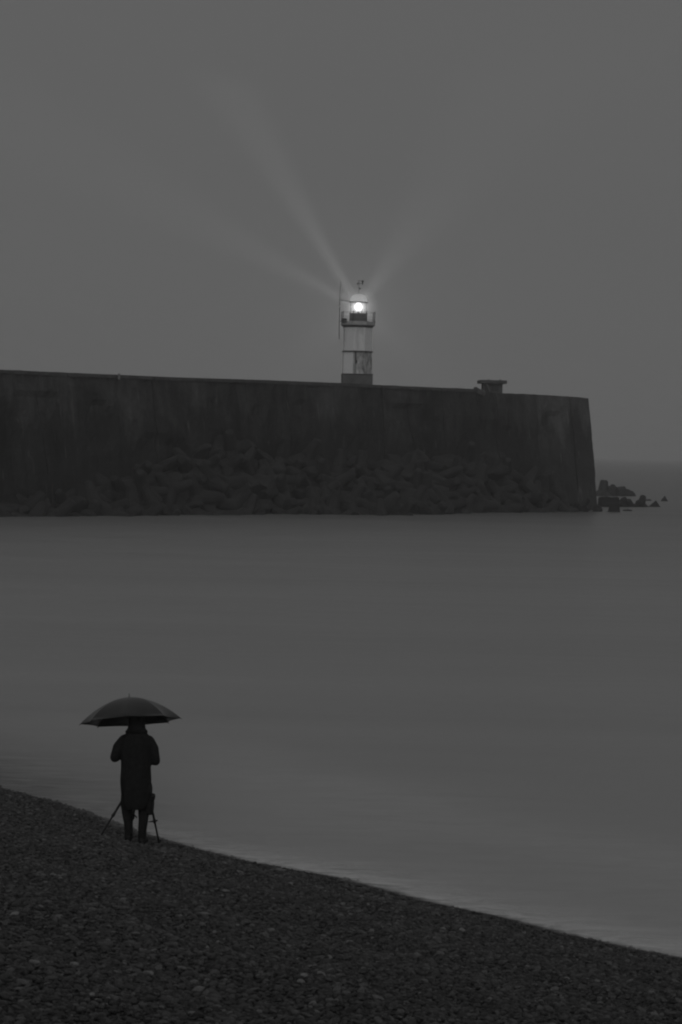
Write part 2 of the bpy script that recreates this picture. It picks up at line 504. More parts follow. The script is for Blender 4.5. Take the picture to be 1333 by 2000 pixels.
for bi, (u0, u1) in enumerate(zip(joints, joints[1:])):
    NU, NV = 14, 22
    vs, fs = [], []
    g0 = 0.0
    offb = random.uniform(-0.05, 0.05)
    jt = 1.0 if u0 in (931, 1045, 228, 640) else 0.3
    for j in range(NV + 1):
        h = j / NV
        for i in range(NU + 1):
            tt = i / NU
            u = u0 + (u1 - u0) * tt
            if u0 == 931: u = max(u, 931.5)
            q = wall_pt(u, h)
            n_, d_ = wall_n(u)
            edge = min(tt, 1 - tt)
            q += d_ * (0.05 * jt * (1 - min(1, edge * NU)) * (1 if tt < 0.5 else -1))
            f = noise.fractal(Vector((q.x * 0.35, q.y * 0.35, q.z * 0.3)), 0.8, 2, 4) * 0.22
            sp = noise.noise(Vector((q.x * 0.22 + 9, q.y * 0.22, q.z * 0.25)))
            if sp > 0.22 and h < 0.85: f -= 0.30 * min(1, (sp - 0.22) * 8)
            if h > 0.97: f *= 0.35
            if u > 1100: f *= 0.3
            q += n_ * (offb + f - (0.10 * jt if edge == 0 else 0))
            if j == NV: q.z += 0.05 * noise.noise(Vector((q.x * 0.5, q.y * 0.5, bi)))
            vs.append(q)
    W = NU + 1
    for j in range(NV):
        for i in range(NU):
            k = j * W + i
            fs.append((k, k + 1, k + 1 + W, k + W))
    nb = len(vs)
    # back edge of the bay: top and bottom rows
    for h, row in ((1, NV), (0, 0)):
        for i in range(W):
            q = vs[row * W + i].copy(); n_, d_ = wall_n(u0 + (u1 - u0) * i / NU)
            vs.append(q - n_ * THICK)
    tb, bb = nb, nb + W
    for i in range(NU):
        fs.append((NV * W + i, NV * W + i + 1, tb + i + 1, tb + i))
        fs.append((tb + i, tb + i + 1, bb + i + 1, bb + i))
    fs.append(tuple([j * W for j in range(NV, -1, -1)] + [bb, tb]))
    fs.append(tuple([j * W + NU for j in range(NV + 1)] + [tb + NU, bb + NU]))
    o = wlink('wall_bay', mesh('wall_bay', vs, fs), M_wallpale if u0 in (1045, 1115) else M_wall)
    if u0 == 1045: o['label'] = 'paler streaked concrete bay near the right end of the breakwater'
    # low coping kerb along the seaward edge
    if u1 <= 931:
        cs = []
        for i in range(9):
            u = u0 + (u1 - u0) * i / 8
            q = wall_pt(u, 1); n_, d_ = wall_n(u)
            q += d_ * (0.06 if i == 0 else (-0.06 if i == 8 else 0))
            z = q.z - 0.28 - 0.06 * (noise.noise(Vector((q.x, q.y, 3))) > 0.3)
            for off, zz in ((0.16 + offb * 0.5, z), (0.16 + offb * 0.5, q.z - 0.0), (-0.6, q.z + 0.004), (-0.6, z)):
                cs.append(Vector((q.x, q.y, zz)) + n_ * off)
        cf = []
        for i in range(8):
            for k in range(4):
                cf.append((i * 4 + k, i * 4 + (k + 1) % 4, (i + 1) * 4 + (k + 1) % 4, (i + 1) * 4 + k))
        cf += [(3, 2, 1, 0), (32, 33, 34, 35)]
        wlink('coping', mesh('coping', cs, cf), M_cope)
# inner core seen in the joints between bays
vs, fs = [], []
us = list(range(-410, 1146, 20))
for u in us:
    n_, d_ = wall_n(u)
    for h, off in ((0, -0.55), (1, -0.55), (1, -THICK + 0.4), (0, -THICK + 0.4)):
        q = wall_pt(u, h, off); q.z -= 0.3 * h
        if u > 900 and h: q.z -= 0.25
        vs.append(q)
for i in range(len(us) - 1):
    for k in range(4):
        fs.append((i * 4 + k, i * 4 + (k + 1) % 4, (i + 1) * 4 + (k + 1) % 4, (i + 1) * 4 + k))
wlink('wall_core', mesh('wall_core', vs, fs), M_rubble)

# ------------------------------------------------------------------ rubble mound and armour units
HEAP = [(-420, 985), (-100, 985), (0, 990), (120, 980), (200, 948), (290, 908), (350, 885), (450, 872), (520, 885), (600, 900), (700, 898), (850, 896), (930, 898), (985, 915), (1060, 952), (1110, 975), (1172, 992)]
def toe(u):
    return onz(u, interp(M_base, u), 0)
def heap_pt(u, w_):
    """w=0 at the waterline, w=1 against the wall"""
    T = toe(u)
    uu = min(u, 1148)
    tp = top_pt(uu); n_, d_ = wall_n(uu)
    d = interp(DEP, uu)
    ht = at(uu, interp(HEAP, u), d).z
    h = max(0.03, ht / tp.z)
    q = Vector((tp.x, tp.y, 0)) + n_ * (BAT * (1 - h) + 0.3)
    q.z = ht
    if u > 1148: q += d_ * (u - 1148) * 0.06
    T2 = Vector((T.x, T.y, -0.25))
    return T2.lerp(q, w_)
NU, NW = 150, 12
vs, fs = [], []
for i in range(NU + 1):
    u = -400 + (1172 + 400) * i / NU
    for j in range(-1, NW + 1):
        w_ = max(0, j) / NW
        q = heap_pt(u, w_)
        if j == -1: q = q + Vector((0.3, -1.0, -1.4))
        nz = noise.fractal(Vector(q) * 0.5, 0.8, 2, 3)
        q += Vector((0, 0, 1)) * (nz * 0.7 - 0.75) * (1 if j > 0 else 0.4)
        vs.append(q)
S_ = NW + 2
for i in range(NU):
    for j in range(S_ - 1):
        k = i * S_ + j
        fs.append((k, k + S_, k + S_ + 1, k + 1))
o = link('rubble_mound', mesh('rubble_mound', vs, fs), M_rubble); tag(o, kind='structure')

def tetra_mesh(seed, r0=0.42, r1=0.27, L=1.45, seg=12):
    rr = random.Random(seed)
    bm = bmesh.new()
    dirs = [Vector((0, 0, 1))] + [Vector((math.cos(a_) * 0.943, math.sin(a_) * 0.943, -0.333)) for a_ in (0.3, 0.3 + 2.094, 0.3 + 4.189)]
    add_ball(bm, (0, 0, 0), 0.46, 14)
    for d in dirs:
        l = L * rr.uniform(0.92, 1.03)
        add_tube(bm, [d * 0.1, d * 0.4, d * (l - 0.1), d * l], [r0 * 1.12, r0, r1, r1 * 0.72], seg)
    for v in bm.verts:
        n_ = noise.noise(v.co * 2.2 + Vector((seed * 7, 0, 0)))
        v.co += v.co.normalized() * n_ * 0.05
    return bm_mesh('armour_unit', bm, False)
def boulder_mesh(seed, s=(1, 1, 1), sharp=0.35):
    bm = bmesh.new()
    bmesh.ops.create_icosphere(bm, subdivisions=3, radius=1)
    rr = random.Random(seed)
    planes = [(Vector((rr.gauss(0, 1), rr.gauss(0, 1), rr.gauss(0, 1))).normalized(), rr.uniform(0.62, 0.86)) for _ in range(11)]
    for v in bm.verts:
        for n_, d in planes:
            k = v.co.dot(n_) - d
            if k > 0: v.co -= n_ * k
        v.co += v.co.normalized() * noise.fractal(v.co * 1.8 + Vector((seed, 3, 1)), 0.8, 2, 3) * 0.05
        v.co = Vector((v.co.x * s[0], v.co.y * s[1], v.co.z * s[2]))
    return bm_mesh('boulder', bm, False)
TM = [tetra_mesh(i) for i in range(4)]
TME = [tetra_mesh(i + 30, 0.52, 0.42, 1.3) for i in range(3)]
for q in TM + TME: q.materials.append(M_block)
BM_ = [boulder_mesh(i + 20, (1.0, 0.85, 0.75)) for i in range(4)]
for q in BM_: q.materials.append(M_block)

STRETCH = [(60, 'at the left edge of the picture'), (200, 'left of the pale wall-top fitting'), (300, 'below the pale wall-top fitting'), (400, 'right of the pale wall-top fitting'),
           (500, 'below the highest point of the heap'), (600, 'well left of the lighthouse'), (672, 'just left of the lighthouse'), (728, 'directly below the lighthouse'), (800, 'just right of the lighthouse'),
           (860, 'between lighthouse and shelter'), (925, 'just left of the shelter'), (990, 'below the flat-roofed shelter'), (1060, 'right of the shelter'), (1400, 'near the right end of the wall')]
def spot_words(u, w_):
    st = next(t_ for x_, t_ in STRETCH if u < x_)
    row = 'at the waterline' if w_ < 0.2 else 'low on the heap' if w_ < 0.45 else 'high on the heap' if w_ < 0.8 else 'against the wall'
    return row + ' ' + st
LEGS = [Vector((0, 0, 1))] + [Vector((math.cos(a_) * 0.943, math.sin(a_) * 0.943, -0.333)) for a_ in (0.3, 2.394, 4.489)]
def pose_words(rot):
    m_ = Euler(rot).to_matrix()
    d = max((m_ @ q for q in LEGS), key=lambda q: q.z)
    if d.z > 0.93: return 'upright'
    if abs(d.x) > abs(d.y): return 'left-leaning' if d.x < 0 else 'right-leaning'
    return 'forward-leaning' if d.y < 0 else 'back-leaning'
GRP = 'concrete armour units heaped along the foot of the breakwater'
cnt = 0
u = -30.0
while u < 1165:
    Ls = (heap_pt(u, 0) - heap_pt(u, 1)).length
    rows = max(1, int(Ls / 2.3))
    for r in range(rows + 1):
        w_ = (r + random.uniform(-0.3, 0.3)) / max(rows, 1)
        if u > 1080 and r > 1: continue
        w_ = min(max(w_, 0.0), 1.0)
        uu = u + random.uniform(-18, 18)
        if uu > 1160: continue
        q = heap_pt(uu, w_)
        q.z += random.uniform(-0.5, 0.35) - (0.25 if w_ > 0.8 else 0)
        big = random.random() < 0.72
        o = link('tetrapod' if big else 'boulder', random.choice(TM if big else BM_))
        sc_ = random.uniform(1.15, 1.6) if big else random.uniform(1.0, 1.9)
        if u > 1060: sc_ *= 0.7
        rot = (random.uniform(0, 6.28), random.uniform(0, 6.28), random.uniform(0, 6.28))
        o.location = q
        o.scale = (sc_,) * 3 if big else (sc_ * 1.1, sc_, sc_ * random.uniform(0.5, 0.9))
        if not big: rot = (random.uniform(-.5, .5), random.uniform(-.7, .7), rot[2])
        o.rotation_euler = rot
        lb = ('dark ' + pose_words(rot) + ' tetrapod ' if big else ('large' if sc_ > 1.5 else 'medium' if sc_ > 1.25 else 'small') + ' angular block ') + spot_words(uu, w_)
        tag(o, lb, 'tetrapod' if big else 'boulder', GRP if big else 'angular blocks among the tetrapods of the breakwater')
        cnt += 1
    u += 2.7 * F / interp(DEP, min(u, 1150)) * 0.62
print('armour units', cnt)

# the rocks and tetrapods standing clear of the right end: (centre px, base px, width px, height px, kind, rotation, label)
END = [
 (1177, 969, 30, 32, 't', (0.1, 0.05, 1.4), 'tallest dark tetrapod, standing against the right end of the breakwater'),
 (1201, 969, 28, 24, 't', (3.05, 0.1, 0.45), 'dark tetrapod with two raised stubs, in the far row past the wall end'),
 (1187, 969, 16, 17, 'b', (0, 0, 0.6), 'dark boulder wedged between the tallest tetrapod and the two-stubbed one'),
 (1224, 969, 18, 13, 'b', (0, 0, 0.3), 'low rounded boulder between two tetrapods of the far row'),
 (1235, 969, 14, 12, 'b', (0, 0, 1.3), 'small rounded boulder ending the far row past the wall'),
 (1189, 990, 40, 19, 'k', (0, 0, 0.05), 'long flat-topped concrete block lying in the water off the wall end'),
 (1217, 990, 18, 20, 'b', (0, 0, 2), 'rounded dark boulder just right of the flat concrete block'),
 (1233, 990, 26, 18, 't', (1.9, 0.2, 0.9), 'dark tetrapod lying low in the middle of the near row of rocks'),
 (1252, 990, 22, 24, 't', (0.5, 0.5, 2.0), 'dark tetrapod with one leg raised at the right of the near row'),
 (1279, 990, 26, 12, 'p', (0, 0, 0), 'low peaked rock with sloping right flank beyond the near row'),
 (1298, 979, 17, 11, 'p', (0, 0, 1.0), 'small pointed rock farthest out in the water on the right'),
 (1200, 1000, 34, 18, 't', (0.0, 0.0, 0.5), 'splayed tetrapod showing two feet, nearest the camera off the wall end'),
 (1227, 998, 15, 3, 'f', (0, 0, 0.2), 'thin flat rock awash right of the splayed tetrapod'),
 (1265, 978, 12, 3, 'f', (0, 0, 0.0), 'flat rock barely above water behind the near row'),
 (1168, 999, 16, 14, 'b', (0, 0, 0.8), 'dark boulder at the corner foot of the breakwater'),
]
for (cu, bv, wp, hp, kd, rot, lb) in END:
    P0 = onz(cu, bv, 0)
    k = F / P0.y
    W_, H_ = wp / k, hp / k
    if kd == 't':
        me = random.choice(TME)
        o = link('tetrapod', me, None, None, (P0.x, P0.y, 0), rot)
        bpy.context.view_layer.update()
        mw = Euler(rot).to_matrix()
        pts = [mw @ v_.co for v_ in me.vertices]
        wx = max(q.x for q in pts) - min(q.x for q in pts); zx = max(q.z for q in pts)
        s_ = W_ * 1.5 / wx
        sink = 0.25 * H_
        sz_ = min(max((H_ + sink) / zx, s_ * 0.6), s_ * 1.25)
        o.scale = (s_, s_, sz_)
        o.location.z = H_ - zx * sz_
        tag(o, lb, 'tetrapod', 'rocks and tetrapods off the breakwater end')
    elif kd == 'k':
        bm = bmesh.new()
        add_box(bm, (0, 0, 0), (W_, W_ * 0.55, H_ * 2), bevel=0.22)
        bmesh.ops.subdivide_edges(bm, edges=bm.edges, cuts=2, use_grid_fill=True)
        for v_ in bm.verts: v_.co += Vector((0, 0, 1)) * noise.noise(v_.co * 1.1) * 0.12 + v_.co.normalized() * noise.noise(v_.co * 2.3) * 0.06
        o = link('concrete_block', bm_mesh('concrete_block', bm), M_block, None, (P0.x, P0.y, 0.0), rot)
        tag(o, lb, 'block', 'rocks and tetrapods off the breakwater end')
    else:
        if kd == 'p':
            bm = bmesh.new()
            bmesh.ops.create_icosphere(bm, subdivisions=3, radius=1)
            for v_ in bm.verts:
                r_ = math.hypot(v_.co.x, v_.co.y)
                v_.co.z = (1 - r_) * 1.05 if v_.co.z > 0 else -0.4
                v_.co.x += 0.12 * v_.co.z
                v_.co += Vector((1, 1, 1)) * noise.noise(v_.co * 2.5 + Vector((cu, 0, 0))) * 0.13
            me = bm_mesh('peaked_rock', bm)
            me.materials.append(M_block)
            nm, sz = 'rock', (W_ / 2, W_ / 2.4, H_)
        else:
            me = boulder_mesh(int(cu), (1, 0.9, 0.8)); me.materials.append(M_block)
            nm, sz = ('rock' if kd == 'f' else 'boulder'), (W_ / 1.3, W_ / 1.6, H_ * 1.4)
        o = link(nm, me, None, None, (P0.x, P0.y, 0), rot)
        o.scale = sz
        tag(o, lb, nm, 'rocks and tetrapods off the breakwater end')

# ------------------------------------------------------------------ lighthouse
LD = interp(DEP, 700) + 3.2
KP = F / LD
LC = at(697.2, 751, LD)
def LZ(v): return at(697.2, v, LD).z - LC.z
wall_top = top_pt(700).z
lh = empty('lighthouse', (LC.x, LC.y, LC.z - 0.3), 'small white octagonal lighthouse with railed gallery and lit lantern on the breakwater', 'lighthouse')
def LL(name, me, mat=None, parent=None):
    o = link(name, me, mat)
    o.parent = parent or lh
    if parent is None: o.location = (0, 0, 0.3)
    return o
A0 = math.radians(-90 + 6 + 22.5)
# pedestal
bm = bmesh.new()
z_p = LZ(732.5)
add_box(bm, (0, 0, (z_p - 0.5) / 2), (2.90, 2.90, z_p + 0.5), Matrix.Rotation(R(3), 3, 'Z'), 0.03)
LL('pedestal', bm_mesh('pedestal', bm), M_ped)
bm = bmesh.new()
add_box(bm, (0, 0, z_p + 0.045), (2.98, 2.98, 0.09), Matrix.Rotation(R(3), 3, 'Z'), 0.02)
LL('pedestal_slab', bm_mesh('pedestal_slab', bm), M_iron)
z_r, z_g0, z_g1 = LZ(687), LZ(637), LZ(628.5)
RT0, RT1, RT2 = 1.50, 1.46, 1.43
def octo(z0, z1, ra, rb, name, mats, faces_mid):
    bm = bmesh.new()
    n = 8
    NZ = 6
    rows = []
    for j in range(NZ + 1):
        zz = z0 + (z1 - z0) * j / NZ; rr = ra + (rb - ra) * j / NZ
        rows.append([bm.verts.new((rr * math.cos(A0 + k * math.pi / 4), rr * math.sin(A0 + k * math.pi / 4), zz)) for k in range(n)])
    for j in range(NZ):
        for k in range(n):
            f = bm.faces.new((rows[j][k], rows[j][(k + 1) % n], rows[j + 1][(k + 1) % n], rows[j + 1][k]))
            f.material_index = faces_mid.get(k, 0)
    bm.faces.new(rows[0][::-1]); bm.faces.new(rows[-1])
    me = bpy.data.meshes.new(name); bm.to_mesh(me); bm.free()
    for q in mats: me.materials.append(q)
    return LL(name, me)
# face k runs from corner k to k+1; face 7 (corner 7 -> 0) looks at the camera
octo(z_p + 0.09, z_r - 0.05, RT0, RT1, 'tower_base', [M_tower, M_towermid, M_towerdirt], {7: 2, 0: 2, 6: 0})
octo(z_r + 0.05, z_g0, RT1 * 0.985, RT2, 'tower', [M_tower, M_towermid, M_towerdirt], {7: 1, 0: 0})
bm = bmesh.new()
add_lathe(bm, [(RT1 + 0.10, z_r - 0.05), (RT1 + 0.12, z_r - 0.05), (RT1 + 0.12, z_r + 0.05), (RT1 + 0.06, z_r + 0.05)], 8, rot0=A0)
LL('ledge', bm_mesh('ledge', bm), M_iron)
# dark downpipe with junction box on the tower base
cf_ = Vector((math.cos(R(-84)), math.sin(R(-84)), 0)); cx_ = Vector((-cf_.y, cf_.x, 0))
bm = bmesh.new()
pp = cf_ * (RT1 * math.cos(math.pi / 8) + 0.06) + cx_ * -0.28
add_tube(bm, [pp + Vector((0, 0, z_p + 1.0)), pp + Vector((-0.02, 0, z_p + 1.5)), pp + Vector((-0.05, 0, z_r - 0.05))], 0.05, 8)
pipe = LL('downpipe', bm_mesh('downpipe', bm), M_iron)
bm = bmesh.new(); add_box(bm, pp + Vector((0.02, 0, z_p + 1.25)), (0.2, 0.14, 0.26), None, 0.02)
LL('junction_box', bm_mesh('junction_box', bm), M_iron, pipe).location = (0, 0, 0)
# gallery
bm = bmesh.new()
add_lathe(bm, [(RT2 + 0.03, z_g0 - 0.16), (RT2 + 0.20, z_g0 + 0.02), (RT2 + 0.22, z_g0 + 0.05)], 8, rot0=A0)
LL('corbel', bm_mesh('corbel', bm), M_grey)
bm = bmesh.new()
add_lathe(bm, [(RT2 + 0.26, z_g0 + 0.05), (RT2 + 0.30, z_g0 + 0.08), (RT2 + 0.30, z_g1), (RT2 + 0.22, z_g1 + 0.02)], 8, rot0=A0)
LL('gallery_deck', bm_mesh('gallery_deck', bm), simple('deck_paint', 0.45, 0.6))
RG = RT2 + 0.24
zt = LZ(610.5)
gk = [Vector((RG * math.cos(A0 + k * math.pi / 4), RG * math.sin(A0 + k * math.pi / 4), 0)) for k in range(8)]
pm = bmesh.new()
add_tube(pm, [(0, 0, z_g1), (0, 0, zt + 0.02)], [0.04, 0.035], 8)
add_ball(pm, (0, 0, zt + 0.03), 0.05, 8)
add_tube(pm, [(0, 0, z_g1), (0, 0, z_g1 + 0.05)], [0.09, 0.09], 8)
pm = bm_mesh('railing_post', pm); pm.materials.append(M_iron)
for k in range(8):
    for f_ in (0,):
        q = gk[k].lerp(gk[(k + 1) % 8], f_)
        o = LL('railing_post', pm); o.location = (q.x, q.y, 0.3)
for zz in (zt, (zt * 0.55 + z_g1 * 0.45), z_g1 + 0.22):
    bm = bmesh.new()
    for k in range(8):
        add_tube(bm, [gk[k] + Vector((0, 0, zz)), gk[(k + 1) % 8] + Vector((0, 0, zz))], 0.011, 6)
    LL('guard_rail', bm_mesh('guard_rail', bm), M_iron)
bm = bmesh.new()   # equipment box at the left of the gallery
add_box(bm, (-1.35, -0.75, z_g1 + 0.1), (0.5, 0.35, 0.34), None, 0.03)
add_box(bm, (-1.12, -0.95, z_g1 - 0.08), (0.7, 0.5, 0.12), None, 0.02)
LL('equipment_box', bm_mesh('equipment_box', bm), M_iron)
# lantern
z_l, z_e = LZ(612), LZ(590.5)
bm = bmesh.new(); add_lathe(bm, [(0.86, z_g1), (0.88, z_g1 + 0.04), (0.86, z_g1 + 0.08), (0.86, z_l - 0.05), (0.90, z_l - 0.03), (0.90, z_l)], 24)
LL('lantern_base', bm_mesh('lantern_base', bm), simple('lantern_paint', 0.09, 0.5))
lant = bmesh.new()
add_lathe(lant, [(0.80, z_l), (0.80, z_e - 0.02)], 16, cap=False)
glass = LL('lantern_glazing', bm_mesh('lantern_glazing', lant), M_glass)
bar = bmesh.new(); add_tube(bar, [(0.82, 0, z_l), (0.82, 0, z_e - 0.02)], 0.018, 6)
bar = bm_mesh('glazing_bar', bar); bar.materials.append(M_iron)
for k in range(8):
    o = LL('glazing_bar', bar, None, glass); o.rotation_euler = (0, 0, math.pi / 8 + k * math.pi / 4)
bm = bmesh.new(); add_lathe(bm, [(0.80, z_e - 0.05), (0.93, z_e - 0.04), (0.93, z_e + 0.03), (0.84, z_e + 0.05), (0.80, z_e + 0.0), (0.80, z_e - 0.05)], 24, cap=False)
LL('eave', bm_mesh('eave', bm), M_iron)
z_d = LZ(574.5)
bm = bmesh.new()
prof = [(0.83, z_e + 0.05)] + [(0.83 * math.cos(a_) ** 0.62, z_e + 0.07 + (z_d - z_e - 0.07) * math.sin(a_)) for a_ in [R(x) for x in (8, 20, 32, 44, 56, 68, 78, 86)]]
add_lathe(bm, prof + [(0.01, z_d)], 28, cap=False)
LL('dome', bm_mesh('dome', bm, True), M_dome)
z_lamp = LZ(599.5)
bm = bmesh.new(); add_ball(bm, (0, 0, z_lamp), (0.42, 0.42, 0.42), 24)
LL('lamp_bulb', bm_mesh('lamp_bulb', bm, True), M_bulb)
bm = bmesh.new()
add_tube(bm, [(0, 0, z_l), (0, 0, z_lamp - 0.38)], [0.14, 0.1], 10)
LL('lamp_stand', bm_mesh('lamp_stand', bm), M_iron)
for sx, rr in ((-1, 0.11), (1, 0.075)):  # flare glints left and right of the lamp, painted as glowing beads
    bm = bmesh.new(); add_ball(bm, (sx * 0.70, -0.1, z_lamp + 0.01), (rr * 0.9, rr * 0.7, rr), 12)
    LL('side_glint', bm_mesh('side_glint', bm, True), M_glint)
# lens bloom of the lamp, painted as an added ball of emission
m = bpy.data.materials.new('lamp_bloom'); m.use_nodes = True
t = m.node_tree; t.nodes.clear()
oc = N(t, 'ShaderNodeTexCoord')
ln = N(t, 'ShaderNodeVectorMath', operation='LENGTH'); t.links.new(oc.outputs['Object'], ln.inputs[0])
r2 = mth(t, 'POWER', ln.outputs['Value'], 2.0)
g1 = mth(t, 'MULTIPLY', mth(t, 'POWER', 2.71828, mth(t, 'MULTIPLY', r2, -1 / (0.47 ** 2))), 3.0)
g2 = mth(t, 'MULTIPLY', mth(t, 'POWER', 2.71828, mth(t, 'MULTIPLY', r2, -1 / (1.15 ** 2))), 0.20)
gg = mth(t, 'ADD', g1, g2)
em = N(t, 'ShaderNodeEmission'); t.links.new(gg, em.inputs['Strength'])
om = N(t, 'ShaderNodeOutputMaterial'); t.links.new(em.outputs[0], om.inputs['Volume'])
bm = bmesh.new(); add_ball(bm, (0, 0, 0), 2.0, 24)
o = LL('lamp_bloom', bm_mesh('lamp_bloom', bm, True), m); o.location = (0, 0, z_lamp + 0.3)
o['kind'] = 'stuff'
# anemometer / vane on the dome
bm = bmesh.new()
add_tube(bm, [(0, 0, z_d - 0.05), (0, 0, LZ(549))], [0.022, 0.018], 6)
vane = LL('weather_vane', bm_mesh('weather_vane', bm), M_iron)
def px(u): return (u - 699.0) / KP
for nm, parts in (('vane_arm', [((px(695.5), 0, LZ(548)), (px(706.5), 0, LZ(548.5)), 0.022), ((px(696), 0, LZ(553.6)), (px(706.3), 0, LZ(553.2)), 0.022),
                               ((px(706), 0, LZ(549)), (px(706), 0, LZ(555.5)), 0.05), ((px(695.3), 0, LZ(555.5)), (px(697.5), 0, LZ(552)), 0.05)]),):
    for a_, b_, r_ in parts:
        bm = bmesh.new(); add_tube(bm, [a_, b_], r_, 8)
        LL(nm, bm_mesh(nm, bm), M_iron, vane).location = (0, 0, 0)
for c_, r_ in (((px(706.2), 0, LZ(549.2)), 0.105), ((px(701.2), 0, LZ(563.3)), 0.09), ((px(696.8), 0, LZ(553.6)), 0.07)):
    bm = bmesh.new(); add_ball(bm, c_, r_, 10)
    LL('sensor_head', bm_mesh('sensor_head', bm, True), M_iron, vane).location = (0, 0, 0)
# whip antenna on the left of the gallery
def lp(u, v, dy=-0.9): return Vector(((at(u, v, LD).x - LC.x), dy, LZ(v)))
bm = bmesh.new()
add_tube(bm, [lp(663, 664), lp(663.6, 610), lp(664.6, 575), lp(666.2, 551)], [0.045, 0.045, 0.045, 0.03], 8)
mast = LL('antenna_mast', bm_mesh('antenna_mast', bm), M_mast)
bm = bmesh.new(); add_tube(bm, [lp(664.2, 587.6), lp(677, 589), lp(685, 590)], 0.028, 6)
LL('mast_bracket', bm_mesh('mast_bracket', bm), M_iron, mast).location = (0, 0, 0)
bm = bmesh.new(); add_tube(bm, [lp(663.4, 628), lp(670, 632)], 0.03, 6)
LL('mast_bracket', bm_mesh('mast_bracket', bm), M_iron, mast).location = (0, 0, 0)
bm = bmesh.new(); add_tube(bm, [lp(663.9, 602, -0.93), lp(664.0, 597, -0.93)], [0.07, 0.07], 8)
LL('insulator', bm_mesh('insulator', bm), M_dome, mast).location = (0, 0, 0)
bm = bmesh.new(); add_tube(bm, [lp(672, 640, -1.1), lp(672.5, 668, -1.1)], 0.03, 6)
LL('cable', bm_mesh('cable', bm), M_mast)
# the beams: narrow horizontal beams of the turning optic, caught by the haze
lamp_w = Vector((LC.x, LC.y, LC.z + z_lamp))
BEAMS = [((598, 425), 228.5, 7.6, 0.60), ((526, 506), 228, 8.5, 0.31), ((800, 462), 228, 15.0, 0.125), ((787, 677), 0, 3.2, 0.24), ((600, 690), 0, 3.6, 0.18)]
BEAM_W = 2.2e6
for (uv, dd, ang, k) in BEAMS:
    tgt = at(uv[0], uv[1], dd) if dd else onz(uv[0], uv[1], lamp_w.z)
    d = (tgt - lamp_w).normalized()
    ld = bpy.data.lights.new('light_beam', 'SPOT')
    ld.energy = BEAM_W * k
    ld.spot_size = R(ang); ld.spot_blend = 1.0; ld.shadow_soft_size = 0.5
    lo = bpy.data.objects.new('light_beam', ld); col.objects.link(lo)
    lo.location = lamp_w + d * 2.1
    lo.rotation_euler = (-d).to_track_quat('Z', 'Y').to_euler()

d = (lamp_w - Vector((0, 0, lamp_w.z))).normalized()       # seaward spot added to brighten the hazy sky round the lantern
ld = bpy.data.lights.new('glow_spot', 'SPOT')
ld.energy = 90000; ld.spot_size = R(80); ld.spot_blend = 1.0; ld.shadow_soft_size = 0.2
lo = bpy.data.objects.new('glow_spot', ld); col.objects.link(lo)
lo.location = lamp_w + d * 1.9
lo.rotation_euler = (-d).to_track_quat('Z', 'Y').to_euler()

# ------------------------------------------------------------------ shelter and broken parapet
SD = interp(DEP, 961) + 2.0
SB = at(961, 767, SD)
ks = F / SD
n_, d_ = wall_n(960)
ang = math.atan2(d_.y, d_.x) * 0.15
sh = empty('lookout_shelter', (SB.x, SB.y, SB.z), 'small flat-roofed concrete shelter on the breakwater top right of the lighthouse', 'shelter', rz=0.1)
bm = bmesh.new(); hh = 17.5 / ks
add_box(bm, (0, 0, hh / 2 - 0.2), (37 / ks, 1.7, hh + 0.4), None, 0.03)
body = link('shelter_wall', bm_mesh('shelter_wall', bm), M_shelter, sh)
bm = bmesh.new(); add_box(bm, (0.18, -0.87, hh * 0.45), (0.75, 0.05, hh * 0.6), None, 0.01)
link('shutter', bm_mesh('shutter', bm), M_iron, body)
bm = bmesh.new(); add_box(bm, (0, 0, hh + 3.2 / ks), (51.5 / ks, 2.5, 6.6 / ks), None, 0.04)
roof = link('roof', bm_mesh('roof', bm), M_shelter, sh)
for x_, s_ in ((-0.5, 0.10), (0.7, 0.12)):
    bm = bmesh.new(); add_box(bm, (x_, -0.9, hh + 7.0 / ks + s_ * 0.2), (s_ * 1.6, s_, s_ * 0.6), None, 0.02)
    link('roof_stone', bm_mesh('roof_stone', bm), M_cope, roof)
bm = bmesh.new(); add_tube(bm, [(-0.72, -1.05, hh * 0.98), (-0.35, -1.15, -0.15)], 0.11, 4)
link('brace', bm_mesh('brace', bm), M_wallpale, sh)
for (u_, v_, w_, h_, rot, lb) in ((934, 764, 0.9, 0.55, 0.35, 'broken tilted lump of parapet left of the small shelter'),
                                  (944, 768, 0.45, 0.5, -0.6, 'small pale concrete fragment at the foot of the small shelter')):
    bm = bmesh.new(); add_box(bm, (0, 0, 0), (w_, 0.6, h_), None, 0.06)
    bmesh.ops.subdivide_edges(bm, edges=bm.edges, cuts=1, use_grid_fill=True)
    for q in bm.verts: q.co += Vector((1, 1, 1)) * noise.noise(q.co * 3) * 0.08
    P0 = at(u_, v_, interp(DEP, u_) + 0.25)
    o = link('concrete_fragment', bm_mesh('concrete_fragment', bm), M_wallpale if u_ > 940 else M_cope, None, P0, (0, rot, 0.3))
    tag(o, lb, 'fragment')
P0 = at(228, 737, interp(DEP, 228)); n_, d_ = wall_n(228)
bm = bmesh.new(); add_box(bm, (0, 0, 0), (0.22, 0.12, 0.4), None, 0.03); add_ball(bm, (0, 0, 0.22), 0.12, 10)
o = link('marker_lamp', bm_mesh('marker_lamp', bm), simple('marker_paint', 0.22, 0.6), None, P0 + n_ * 0.28, (0, 0, 0.5))
tag(o, 'tiny pale fitting on the top edge of the wall far left of the lighthouse', 'marker')

